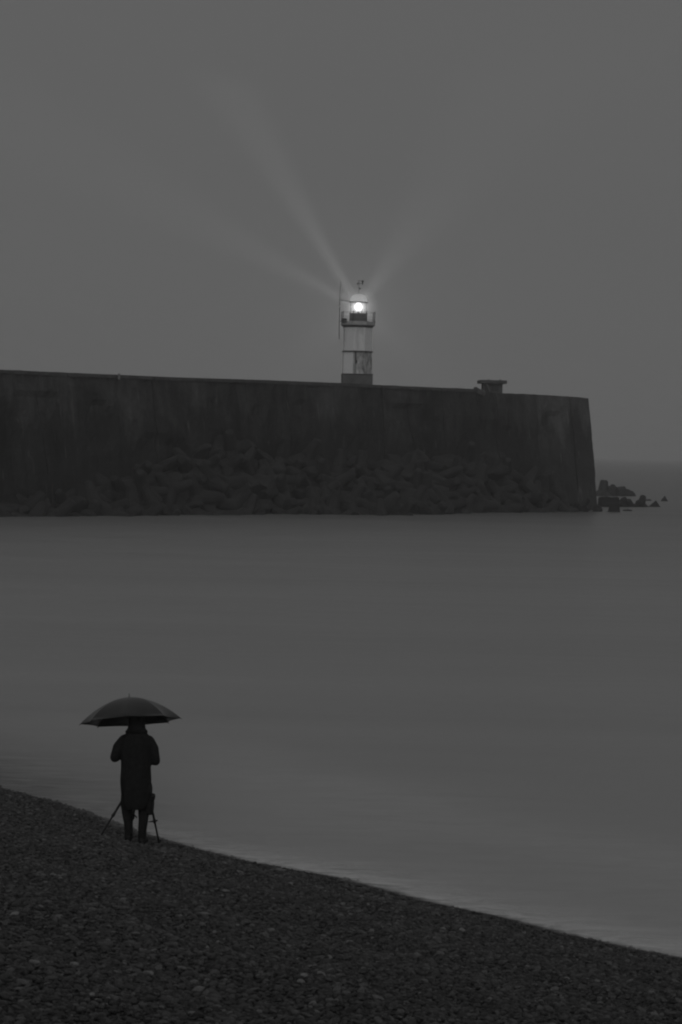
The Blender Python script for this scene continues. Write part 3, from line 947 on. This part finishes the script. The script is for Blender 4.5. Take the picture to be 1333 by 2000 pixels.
# ------------------------------------------------------------------ shingle
def pebble_mesh(seed, sub=2):
    bm = bmesh.new()
    bmesh.ops.create_icosphere(bm, subdivisions=sub, radius=0.5)
    rr = random.Random(seed)
    off = Vector((seed * 3.1, 1, 2))
    k = rr.uniform(0.6, 1.0)
    planes = [(Vector((rr.gauss(0, 1), rr.gauss(0, 1), rr.gauss(0, 1))).normalized(), rr.uniform(0.33, 0.44)) for _ in range(5)]
    for v in bm.verts:
        for n_, d in planes:
            q = v.co.dot(n_) - d
            if q > 0: v.co -= n_ * q * 0.8
        v.co *= 1 + 0.16 * noise.noise(v.co * 2.6 + off)
    return bm_mesh('pebble_shape', bm, True)
def pebble_mat(name, attr_kind, lo=0, hi=1):
    m, t, b = base_mat(name, 0.1, 0.6, spec=0.35)
    if attr_kind == 'INSTANCER':
        a_ = N(t, 'ShaderNodeAttribute', attribute_name='tint', attribute_type='INSTANCER').outputs['Fac']
    else:
        a_ = mrange(t, N(t, 'ShaderNodeObjectInfo').outputs['Random'], 0, 1, lo, hi)
    nz = noise_node(t, opos(t), 3.0, 4)
    v = mth(t, 'MULTIPLY', a_, mrange(t, nz, 0.3, 0.7, 0.75, 1.25))
    t.links.new(v, b.inputs['Base Color'])
    bump(t, b, noise_node(t, opos(t), 9, 3), 0.03)
    return m
M_peb = pebble_mat('shingle_stone', 'INSTANCER')
pcol = bpy.data.collections.new('pebble_shapes')
for i in range(8):
    me = pebble_mesh(i); me.materials.append(M_peb)
    pcol.objects.link(bpy.data.objects.new('pebble_shape', me))
n_try = 620000
ty = rng.uniform(13, 47, n_try)
hw = 0.1333 * 47 + 2.5
tx = rng.uniform(-hw, hw, n_try)
ok = np.abs(tx) < 0.1333 * ty + 2.2
tx, ty = tx[ok], ty[ok]
s = shore_dist(np.column_stack([tx, ty]))
jag = 0.22 * np.sin(tx * 2.1 + ty) + 0.16 * np.sin(tx * 5.3 - ty * 3)
ok = (s > -0.10 + jag * 0.35)
tx, ty, s = tx[ok], ty[ok], s[ok]
n = len(tx)
size = np.clip(rng.lognormal(math.log(0.030), 0.40, n), 0.013, 0.085)
tz = beach_z(np.column_stack([tx, ty])) + rng.uniform(-0.004, 0.022, n) + size * 0.12
tint = np.clip(rng.lognormal(math.log(0.113), 0.38, n), 0.04, 0.3)
pale = rng.random(n) < 0.006
tint = np.where(pale, rng.uniform(0.22, 0.42, n), tint)
wet = np.clip(1 - s / 0.8, 0, 1)
tint = tint * (1 - 0.18 * wet)
scl = np.column_stack([size * rng.uniform(0.95, 1.5, n), size * rng.uniform(0.75, 1.05, n), size * rng.uniform(0.4, 0.72, n)])
rot = np.column_stack([rng.normal(0, 0.28, n), rng.normal(0, 0.28, n), rng.uniform(0, 6.283, n)])
me = bpy.data.meshes.new('shingle')
me.from_pydata(np.column_stack([tx, ty, tz]).tolist(), [], [])
for nm, ty_, dat, fld in (('scl', 'FLOAT_VECTOR', scl, 'vector'), ('rot', 'FLOAT_VECTOR', rot, 'vector'), ('tint', 'FLOAT', tint, 'value'), ('idx', 'INT', rng.integers(0, 8, n), 'value')):
    q = me.attributes.new(nm, ty_, 'POINT')
    q.data.foreach_set(fld, np.ascontiguousarray(dat, dtype=np.int32 if ty_ == 'INT' else np.float32).ravel())
print('pebbles', n)
shi = link('shingle', me)
tag(shi, 'dark wet pebbles of the sloping shingle beach', 'shingle', kind='stuff')
gt = bpy.data.node_groups.new('scatter_pebbles', 'GeometryNodeTree')
gt.interface.new_socket('Geometry', in_out='INPUT', socket_type='NodeSocketGeometry')
gt.interface.new_socket('Geometry', in_out='OUTPUT', socket_type='NodeSocketGeometry')
gi = gt.nodes.new('NodeGroupInput'); go = gt.nodes.new('NodeGroupOutput')
ci = gt.nodes.new('GeometryNodeCollectionInfo'); ci.inputs['Collection'].default_value = pcol
ci.inputs['Separate Children'].default_value = True; ci.inputs['Reset Children'].default_value = True
ip = gt.nodes.new('GeometryNodeInstanceOnPoints'); ip.inputs['Pick Instance'].default_value = True
def named(nm, dt):
    q = gt.nodes.new('GeometryNodeInputNamedAttribute'); q.data_type = dt; q.inputs['Name'].default_value = nm
    return next(s_ for s_ in q.outputs if s_.enabled and s_.name == 'Attribute')
gt.links.new(gi.outputs[0], ip.inputs['Points'])
gt.links.new(ci.outputs[0], ip.inputs['Instance'])
gt.links.new(named('scl', 'FLOAT_VECTOR'), ip.inputs['Scale'])
gt.links.new(named('rot', 'FLOAT_VECTOR'), ip.inputs['Rotation'])
gt.links.new(named('idx', 'INT'), ip.inputs['Instance Index'])
gt.links.new(ip.outputs[0], go.inputs[0])
md = shi.modifiers.new('scatter', 'NODES'); md.node_group = gt

# stones one can pick out
M_white = simple('white_stone', 0.62, 0.55, var=0.2, scale=9)
def stone(u, v, wp, lb, mat, group=None, hk=0.55, nm='stone'):
    P0 = on_beach(u, v)
    k = F / P0.y
    if mat is not M_white: wp *= 0.72
    me = pebble_mesh(int(u * 3 + v), 3)
    o = link(nm, me, mat, None, (P0.x, P0.y, float(beach_z([(P0.x, P0.y)])[0]) + wp / k * hk * 0.25 + 0.012), (random.uniform(-.15, .15), random.uniform(-.15, .15), random.uniform(-0.6, 0.6)))
    o.scale = (wp / k * 1.1, wp / k * 0.85, wp / k * hk * 1.1)
    tag(o, lb, 'stone', group)
stone(163, 1658, 8, 'brightest white pebble, lying below the left foot of the tripod', M_white)
stone(207, 1661, 4.5, 'small whitish pebble between the bright white pebble and the boots', M_white)
M_pale = pebble_mat('pale_grey_stone', 'OBJ', 0.2, 0.3)
M_dstone = pebble_mat('dark_stone', 'OBJ', 0.06, 0.1)
PALE = [(1272, 1944, 22, 'largest pale grey stone, near the bottom right corner'), (1172, 1955, 19, 'broad pale stone left of the largest one near the bottom right'),
 (1052, 1962, 11, 'small pale stone near the bottom edge, right of the middle'), (834, 1896, 12, 'pale stone alone on the dark shingle right of the middle'),
 (704, 1901, 14, 'flat pale stone low in the middle of the foreground'), (676, 1822, 12, 'rounded pale stone below the waterline bend at the middle of the beach'),
 (789, 1778, 10, 'small pale stone close below the foamy water edge, right of the middle'), (1190, 1876, 14, 'pale stone close below the water edge far to the right'),
 (455, 1860, 16, 'long thin pale stone in the left half of the foreground'), (210, 1842, 17, 'broad greyish stone well below the person'),
 (400, 1856, 10, 'small pale stone just left of the long thin pale one'), (205, 1968, 18, 'wide pale stone near the bottom edge at the left'),
 (1070, 1988, 16, 'pale stone cut by the bottom edge, right of the middle'), (590, 1905, 10, 'small pale stone left of the flat one low in the middle'),
 (1312, 1985, 18, 'pale stone in the very bottom right corner'), (330, 1804, 12, 'pale stone below and right of the boots'),
 (560, 1770, 9, 'small pale stone midway between the tripod and the middle of the beach'), (130, 1756, 9, 'small pale stone below the brightest white pebble'),
 (880, 1930, 14, 'pale stone below the lone one right of the middle'), (250, 1905, 12, 'pale stone between the broad greyish one and the bottom left')]
for (u, v, wp, lb) in PALE:
    stone(u, v, wp, lb, M_pale, 'paler stones among the shingle')
DARK = [(435, 1668, 8, 'dark stone at the water edge just right of the tripod'), (518, 1692, 9, 'dark stone where the foamy water edge begins'), (768, 1746, 8, 'smaller dark stone at the water edge near the middle'),
 (866, 1768, 9, 'dark stone proud of the water edge right of the middle'), (1040, 1812, 13, 'largest dark stone standing at the water edge'), (1125, 1830, 9, 'dark stone at the water edge right of the largest one'),
 (1160, 1838, 9, 'dark stone at the water edge, second right of the largest one'), (1215, 1846, 9, 'dark stone at the water edge nearest the right side')]
for (u, v, wp, lb) in DARK:
    stone(u, v, wp, lb, M_dstone, 'dark stones along the water edge')

# ------------------------------------------------------------------ photographer
PP = on_beach(262.6, 1649)
KS = F / PP.y
gz0 = float(beach_z([(PP.x, PP.y)])[0])
PB = Vector((PP.x, PP.y, gz0))
print('person at', PB, 'px/m', KS)
PS = 1.038
def gz(x, y): return float(beach_z([(PB.x + x, PB.y + y)])[0]) - gz0 + 0.02
per = empty('person', PB, 'person in long dark hooded coat, seen from behind under the umbrella at the shore', 'person')
M_skin = simple('skin', 0.18, 0.5, var=0.1)
M_coat = simple('dark_coat_cloth', 0.022, 0.85, var=0.3, scale=14, bd=0.004, spec=0.1)
M_hood = simple('hood_cloth', 0.02, 0.85, var=0.3, scale=14, spec=0.1)
M_trs = simple('dark_trousers', 0.022, 0.85, var=0.3, scale=12, spec=0.1)
M_boot = simple('dark_boot', 0.018, 0.7, spec=0.15)
LF = Vector((-0.078, 0.03, gz(-0.078, 0.03))); RF = Vector((0.105, -0.03, gz(0.105, -0.03)))
LK = Vector((-0.110, 0.05, 0.50)); RK = Vector((0.120, 0.03, 0.50))
LH = Vector((-0.09, 0.0, 0.90)); RH = Vector((0.10, 0.0, 0.90))
LS, LE, LW = Vector((-0.175, 0.0, 1.38)), Vector((-0.280, -0.02, 1.145)), Vector((-0.10, 0.22, 1.24))
RS, RE, RW = Vector((0.175, 0.0, 1.375)), Vector((0.262, -0.03, 1.115)), Vector((0.02, 0.16, 1.13))
AX = Vector((-0.083, 0.205, 0.97)).normalized()      # umbrella shaft direction
UH = Vector((-0.068, 0.205, 1.12))                     # where the hand holds it
bm = bmesh.new()
for F_, K_, H_ in ((LF, LK, LH), (RF, RK, RH)):
    blob(bm, F_ + Vector((0, 0, 0.09)), K_, 0.042, 0.062)
    blob(bm, K_, H_, 0.062, 0.088)
    blob(bm, F_ + Vector((0, -0.03, 0.045)), F_ + Vector(((-1 if F_ is LF else 1) * 0.030, 0.145, 0.035)), 0.034, 0.024)
add_ball(bm, (0, 0, 0.98), (0.17, 0.12, 0.15), 18)
add_ball(bm, (0, 0, 1.18), (0.155, 0.11, 0.20), 18)
add_ball(bm, (0, 0.0, 1.32), (0.19, 0.12, 0.15), 18)
blob(bm, (-0.14, 0, 1.39), (0.14, 0, 1.385), 0.055, 0.055)
blob(bm, (0, 0.0, 1.40), (0, 0.025, 1.55), 0.062, 0.055)
HC = Vector((0.0, 0.045, 1.635))
add_ball(bm, HC, (0.078, 0.095, 0.112), 20)
add_ball(bm, HC + Vector((0, 0.03, -0.06)), (0.058, 0.062, 0.055), 16)      # jaw
blob(bm, HC + Vector((0, 0.088, 0.01)), HC + Vector((0, 0.108, -0.022)), 0.010, 0.015)  # nose
for sx in (-1, 1):
    add_ball(bm, HC + Vector((sx * 0.079, 0.0, -0.01)), (0.012, 0.02, 0.032), 10)       # ears
    add_ball(bm, HC + Vector((sx * 0.030, 0.082, 0.032)), (0.022, 0.014, 0.007), 10)    # brows
blob(bm, HC + Vector((-0.02, 0.082, -0.052)), HC + Vector((0.02, 0.082, -0.052)), 0.008, 0.008)
for S_, E_, W_ in ((LS, LE, LW), (RS, RE, RW)):
    blob(bm, S_, E_, 0.052, 0.042); blob(bm, E_, W_, 0.042, 0.028)
# right hand wrapped round the umbrella handle, left hand reaching to the camera
def hand(bm, W_, palm_dir, curl_c=None, side=1):
    pd = palm_dir.normalized()
    P1 = W_ + pd * 0.075
    upv = Vector((0, 0, 1))
    lat = pd.cross(upv).normalized()
    for k in range(4):
        blob(bm, W_ + upv * (0.018 - 0.012 * k), P1 + upv * (0.030 - 0.021 * k), 0.016, 0.013)
    for k, L in enumerate((0.068, 0.076, 0.071, 0.056)):
        b0 = P1 + upv * (0.034 - 0.0235 * k)
        if curl_c is None:
            j1 = b0 + pd * L * 0.5 - lat * 0.012 * side; j2 = j1 + pd * L * 0.35 - lat * 0.03 * side
            blob(bm, b0, j1, 0.0095, 0.009); blob(bm, j1, j2, 0.009, 0.0075)
        else:
            c = curl_c + (b0.z - curl_c.z) * AX / AX.z
            pts = []
            v0 = (b0 - c); v0 -= AX * v0.dot(AX); a0 = v0.normalized(); a1 = AX.cross(a0) * side
            for q in range(5):
                th = q * 0.72
                pts.append(c + (a0 * math.cos(th) + a1 * math.sin(th)) * 0.027)
            blob(bm, b0, pts[0], 0.0085, 0.0082)
            for q0, q1 in zip(pts, pts[1:]): blob(bm, q0, q1, 0.0082, 0.0078)
    tb = W_ + pd * 0.03 + upv * 0.03
    t1 = tb + pd * 0.03 + upv * 0.018 - lat * 0.022 * side; t2 = t1 + pd * 0.028 - lat * 0.012 * side
    blob(bm, tb, t1, 0.013, 0.011); blob(bm, t1, t2, 0.011, 0.009)
hand(bm, RW, UH - RW, UH, 1)
hand(bm, LW, Vector((0.09, 0.09, 0.0)), None, 1)
body = link('body', remesh(bm, 'body', 0.0055, 2), M_skin, per)

# coat: body, skirt and sleeves fused into one cloth shell
def loft(bm, rings, n=26):
    rs = []
    for (cx, cy, z, rx, ry) in rings:
        rs.append([bm.verts.new((cx + rx * math.copysign(abs(math.cos(t_)) ** 0.8, math.cos(t_)), cy + ry * math.copysign(abs(math.sin(t_)) ** 0.8, math.sin(t_)), z)) for t_ in [2 * math.pi * k / n for k in range(n)]])
    for a_, b_ in zip(rs, rs[1:]):
        for k in range(n):
            bm.faces.new((a_[k], a_[(k + 1) % n], b_[(k + 1) % n], b_[k]))
    bm.faces.new(rs[0][::-1]); bm.faces.new(rs[-1])
bm = bmesh.new()
loft(bm, [(0.005, 0, 0.470, 0.145, 0.125), (0.006, 0, 0.53, 0.172, 0.14), (0.006, 0, 0.66, 0.192, 0.155), (0.005, 0, 0.85, 0.203, 0.16), (0.002, 0, 1.0, 0.200, 0.15),
          (0.002, -0.005, 1.12, 0.202, 0.145), (0.0, -0.01, 1.25, 0.21, 0.145), (0.0, -0.01, 1.34, 0.215, 0.14), (0, -0.01, 1.40, 0.195, 0.125), (0, -0.005, 1.445, 0.160, 0.11), (0, 0, 1.475, 0.135, 0.10), (0, 0.0, 1.51, 0.125, 0.10)])
for S_, E_, W_, sx in ((LS, LE, LW, -1), (RS, RE, RW, 1)):
    blob(bm, S_ + Vector((-sx * 0.02, 0, -0.005)), S_.lerp(E_, 0.45) + Vector((sx * 0.012, 0, 0)), 0.080, 0.079)
    blob(bm, S_.lerp(E_, 0.45) + Vector((sx * 0.012, 0, 0)), E_, 0.076, 0.066)
    blob(bm, E_, E_.lerp(W_, 0.85), 0.066, 0.047)
add_ball(bm, (0.155, -0.02, 0.72), (0.075, 0.10, 0.16), 14)   # bulging pocket side
for k in range(7):    # loose folds at the hem
    a_ = k * 0.9 + 0.3
    blob(bm, (0.005 + 0.155 * math.cos(a_), 0.125 * math.sin(a_), 0.53), (0.005 + 0.185 * math.cos(a_ + .1), 0.145 * math.sin(a_ + .1), 0.75), 0.018, 0.010)
coat_me = remesh(bm, 'coat', 0.011, 3)
for v in coat_me.vertices:
    f_ = noise.noise(Vector((v.co.x * 7, v.co.y * 7, v.co.z * 3.0))) * 0.010
    v.co += Vector((v.co.x, v.co.y, 0)).normalized() * f_
coat = link('coat', coat_me, M_coat, per)
bm = bmesh.new()
loft(bm, [(0.0, 0.01, 1.475, 0.140, 0.115), (0.0, 0.005, 1.52, 0.122, 0.115), (0.0, 0.01, 1.57, 0.112, 0.12), (0, 0.02, 1.63, 0.110, 0.125), (0, 0.02, 1.70, 0.098, 0.115), (0, 0.02, 1.75, 0.066, 0.085), (0, 0.02, 1.775, 0.025, 0.04)])
blob(bm, (-0.115, -0.02, 1.485), (0.115, -0.02, 1.49), 0.035, 0.038)
blob(bm, (-0.10, -0.06, 1.50), (0.10, -0.06, 1.50), 0.03, 0.03)
hood_me = remesh(bm, 'hood', 0.011, 3)
for v in hood_me.vertices:      # face opening
    if v.co.y > 0.06 and v.co.z > 1.53: v.co.y = 0.06 + (v.co.y - 0.06) * 0.15
link('hood', hood_me, M_hood, per)
for F_, K_, H_ in ((LF, LK, LH), (RF, RK, RH)):
    bm = bmesh.new()
    cuff = F_ + Vector((0, 0.0, 0.16))
    kp = [cuff, cuff.lerp(K_, 0.3), cuff.lerp(K_, 0.6), cuff.lerp(K_, 0.85), K_, K_.lerp(H_, 0.3), K_.lerp(H_, 0.6), H_]
    add_tube(bm, kp, [0.057, 0.062, 0.069, 0.077, 0.083, 0.088, 0.092, 0.096], 16)
    add_ball(bm, H_, 0.088, 12)
    me_ = remesh(bm, 'trouser_leg', 0.011, 3)
    for v in me_.vertices: v.co.x += noise.noise(v.co * 9) * 0.007
    link('trouser_leg', me_, M_trs, per)
    bm = bmesh.new()
    sx = -1 if F_ is LF else 1
    tw = Vector((sx * 0.035, 0, 0))
    blob(bm, F_ + Vector((0, 0, 0.05)), F_ + Vector((0, 0, 0.19)), 0.056, 0.056)
    blob(bm, F_ + Vector((0, -0.03, 0.04)), F_ + Vector((0, 0.10, 0.045)) + tw * 0.5, 0.050, 0.050)
    blob(bm, F_ + Vector((0, 0.10, 0.045)) + tw * 0.5, F_ + Vector((0, 0.18, 0.036)) + tw, 0.050, 0.040)
    me_ = remesh(bm, 'boot', 0.010, 2)
    zb = F_.z - 0.005
    for v in me_.vertices: v.co.z = max(v.co.z, zb)
    link('boot', me_, M_boot, per)

# bag at the right hip
bag = empty('shoulder_bag', PB + Vector((0.19, 0.02, 0.62)) * PS, 'dark soft bag hanging low at the right hip of the person in the coat', 'bag')
bm = bmesh.new()
add_box(bm, (0, 0.02, -0.10), (0.10, 0.20, 0.26), None, 0.035)
bmesh.ops.subdivide_edges(bm, edges=bm.edges, cuts=1, use_grid_fill=True)
for v in bm.verts: v.co += Vector((1, 1, 1)) * noise.noise(v.co * 9) * 0.012
link('bag_body', bm_mesh('bag_body', bm, True), M_coat, bag)
bm = bmesh.new()
add_box(bm, (0.012, 0.02, 0.0), (0.11, 0.21, 0.09), None, 0.03)
link('bag_flap', bm_mesh('bag_flap', bm), M_coat, bag)
bm = bmesh.new()
add_tube(bm, [(0, 0, 0.02), (-0.0, -0.10, 0.30), (-0.08, -0.155, 0.55), (-0.26, -0.145, 0.83)], 0.012, 6)
link('strap', bm_mesh('strap', bm), M_coat, bag)

# ------------------------------------------------------------------ umbrella
U_APEX = UH + AX * 0.805
ux = Vector((1, 0, 0)); ux = (ux - AX * ux.dot(AX)).normalized(); uy = AX.cross(ux)
um = empty('umbrella', PB + UH * PS, 'large dark open umbrella held over the person on the beach', 'umbrella')
M_can = simple('umbrella_nylon', 0.022, 0.32, var=0.25, scale=5, spec=0.85)
RU, HU = 0.672, 0.318
def can(t_, th, sag=0.0):
    """t: 0 apex .. 1 rim"""
    r = RU * t_ * (1 - sag)
    dz = -HU * (0.30 * t_ ** 1.3 + 0.70 * t_ ** 2.3) + 0.0
    q = (ux * math.cos(th) + uy * math.sin(th)) * r + AX * (dz - sag * 0.10)
    return (U_APEX - UH) + q
M_can.use_backface_culling = False
for k in range(8):
    th0, th1 = k * math.pi / 4, (k + 1) * math.pi / 4
    NT, NS = 12, 8
    vs, fs = [], []
    for i in range(NT + 1):
        t_ = 0.015 + 0.985 * i / NT
        for j in range(NS + 1):
            f_ = j / NS
            th = th0 + (th1 - th0) * f_
            # flat cloth between the ribs: chord instead of arc, pulled in at the hem
            ch = math.cos(math.pi / 8) / math.cos((f_ - 0.5) * math.pi / 4)
            sag = (1 - ch) * 1.0 + 0.075 * (4 * f_ * (1 - f_)) * t_ ** 3
            p_ = can(t_, th, 0)
            c0 = (U_APEX - UH)
            dz = (p_ - c0).dot(AX)
            rad = (p_ - c0) - AX * dz
            q = c0 + AX * (dz + 0.02 * 4 * f_ * (1 - f_) * t_ * (1 - t_) - 0.0 * t_) + rad * (1 - sag)
            vs.append(q)
    nv = len(vs)
    for i in range(NT):
        for j in range(NS):
            a_ = i * (NS + 1) + j
            fs.append((a_, a_ + NS + 1, a_ + NS + 2, a_ + 1))
    for q in list(vs): vs.append(q - AX * 0.002)
    for i in range(NT):
        for j in range(NS):
            a_ = nv + i * (NS + 1) + j
            fs.append((a_, a_ + 1, a_ + NS + 2, a_ + NS + 1))
    for j in range(NS):
        a_ = NT * (NS + 1) + j
        fs.append((a_, a_ + nv, a_ + nv + 1, a_ + 1))
    link('canopy_panel', mesh('canopy_panel', vs, fs, True), M_can, um)
    bm = bmesh.new()
    add_tube(bm, [can(x, th0) - AX * 0.008 for x in (0.03, 0.2, 0.4, 0.6, 0.8, 0.95, 1.0)] + [can(1.0, th0) + (can(1.0, th0) - can(0.95, th0)).normalized() * 0.018 - AX * 0.004], [0.004] * 7 + [0.003], 6)
    rib = link('rib', bm_mesh('rib', bm), M_iron, um)
    bm = bmesh.new()
    add_tube(bm, [can(0.5, th0) - AX * 0.012, (U_APEX - UH) - AX * 0.30], 0.003, 5)
    link('stretcher', bm_mesh('stretcher', bm), M_iron, rib)
bm = bmesh.new()
add_tube(bm, [AX * -0.02, (U_APEX - UH) + AX * 0.0], 0.006, 8)
link('shaft', bm_mesh('shaft', bm), M_iron, um)
bm = bmesh.new()
add_tube(bm, [(U_APEX - UH) - AX * 0.01, (U_APEX - UH) + AX * 0.012, (U_APEX - UH) + AX * 0.055], [0.022, 0.008, 0.004], 8)
link('ferrule', bm_mesh('ferrule', bm), simple('ferrule_metal', 0.2, 0.4, 0.5), um)
bm = bmesh.new()
add_tube(bm, [(U_APEX - UH) - AX * 0.33, (U_APEX - UH) - AX * 0.28], 0.012, 8)
link('runner', bm_mesh('runner', bm), M_iron, um)
bm = bmesh.new()
add_tube(bm, [AX * 0.06, AX * -0.10], [0.013, 0.017], 10)
link('handle', bm_mesh('handle', bm), M_boot, um)

# ------------------------------------------------------------------ tripod
TAP = at(280, 1497, PP.y + 0.42)
tri = empty('tripod', (TAP.x, TAP.y, float(beach_z([(TAP.x, TAP.y)])[0])), 'dark camera tripod with splayed legs standing in front of the person', 'tripod')
T0 = Vector(tri.location)
_f3 = at(251, 1620, PP.y + 1.05)
feet = [on_beach(194.4, 1634), on_beach(312.6, 1650), _f3]
M_tri = simple('tripod_metal', 0.02, 0.45, 0.0, spec=0.3)
for fi, ft in enumerate(feet):
    a_, b_ = TAP - T0, Vector((ft.x, ft.y, float(beach_z([(ft.x, ft.y)])[0]) - 0.02)) - T0
    d = (b_ - a_)
    st = a_ + (Vector((d.x, d.y, 0)).normalized() * 0.03)
    bm = bmesh.new()
    add_tube(bm, [st, a_.lerp(b_, 0.36)], [0.021, 0.020], 10)
    leg = link('leg', bm_mesh('leg', bm), M_tri, tri)
    for (f0, f1, r_) in ((0.36, 0.68, 0.0165), (0.68, 0.97, 0.0135)):
        bm = bmesh.new(); add_tube(bm, [a_.lerp(b_, f0), a_.lerp(b_, f1)], r_, 10)
        link('leg_section', bm_mesh('leg_section', bm), M_tri, leg)
    for f0 in (0.36, 0.68):
        bm = bmesh.new()
        add_tube(bm, [a_.lerp(b_, f0 - 0.022), a_.lerp(b_, f0 + 0.022)], 0.021, 10)
        c_ = a_.lerp(b_, f0)
        x_, y_, z_ = frame_to(d)
        add_box(bm, c_ + Vector((0.014 if fi else -0.014, -0.01, 0)), (0.026, 0.014, 0.016), None, 0.003)
        link('leg_clamp', bm_mesh('leg_clamp', bm), M_tri, leg)
    bm = bmesh.new(); add_ball(bm, a_.lerp(b_, 0.985), 0.018, 10)
    link('foot', bm_mesh('foot', bm), M_tri, leg)
    if fi == 1:      # release lever and loose strap end on the right leg
        c_ = a_.lerp(b_, 0.68)
        bm = bmesh.new(); add_tube(bm, [c_ + Vector((0.045, -0.01, 0.012)), c_ + Vector((0, -0.02, 0.0)), c_ + Vector((-0.085, -0.02, -0.012))], [0.010, 0.016, 0.005], 6)
        link('lever', bm_mesh('lever', bm), M_tri, leg)
bm = bmesh.new()
ap = TAP - T0
q1, q2, q3 = [at(u_, v_, PP.y + 0.40) - T0 for u_, v_ in ((260, 1560), (258, 1587), (268, 1597))]
add_tube(bm, [ap + Vector((0, 0, -0.2)), q1, q2, q3], [0.008, 0.014, 0.014, 0.009], 6)
link('strap', bm_mesh('strap', bm), M_tri, tri)
bm = bmesh.new()
add_tube(bm, [ap + Vector((0, 0, -0.03)), ap + Vector((0, 0, 0.04))], [0.045, 0.05], 12)
link('crown', bm_mesh('crown', bm), M_tri, tri)
bm = bmesh.new(); add_tube(bm, [ap + Vector((0, 0, -0.28)), ap + Vector((0, 0, 0.14))], 0.014, 10)
link('centre_column', bm_mesh('centre_column', bm), M_tri, tri)
bm = bmesh.new(); add_ball(bm, ap + Vector((0, 0, 0.17)), 0.035, 12); add_tube(bm, [ap + Vector((0, 0, 0.19)), ap + Vector((0, 0, 0.215))], 0.03, 12)
link('ball_head', bm_mesh('ball_head', bm, True), M_tri, tri)
bm = bmesh.new()
add_box(bm, ap + Vector((-0.05, 0, 0.262)), (0.135, 0.06, 0.09), None, 0.012)
add_box(bm, ap + Vector((-0.05, 0, 0.315)), (0.05, 0.05, 0.03), None, 0.008)
cb = link('camera_body', bm_mesh('camera_body', bm), M_tri, tri)
bm = bmesh.new()
add_tube(bm, [ap + Vector((-0.05, 0.02, 0.262)), ap + Vector((-0.05, 0.07, 0.262)), ap + Vector((-0.05, 0.14, 0.262))], [0.034, 0.036, 0.038], 16)
link('camera_lens', bm_mesh('camera_lens', bm), M_tri, cb)

for o in (per, bag, um): o.scale = (PS,) * 3

# ------------------------------------------------------------------ haze
bm = bmesh.new()
zb, ztop = -4.0, 35.0
add_box(bm, (0, 0, (zb + ztop) / 2), (18000, 18000, ztop - zb))
m = bpy.data.materials.new('haze'); m.use_nodes = True
t = m.node_tree; t.nodes.clear()
pv = N(t, 'ShaderNodeVolumePrincipled')
pv.inputs['Color'].default_value = (0.97, 0.97, 0.97, 1)
pv.inputs['Density'].default_value = HAZE
pv.inputs['Anisotropy'].default_value = 0.0
om = N(t, 'ShaderNodeOutputMaterial'); t.links.new(pv.outputs[0], om.inputs['Volume'])
o = link('haze', bm_mesh('haze', bm), m); tag(o, kind='stuff')
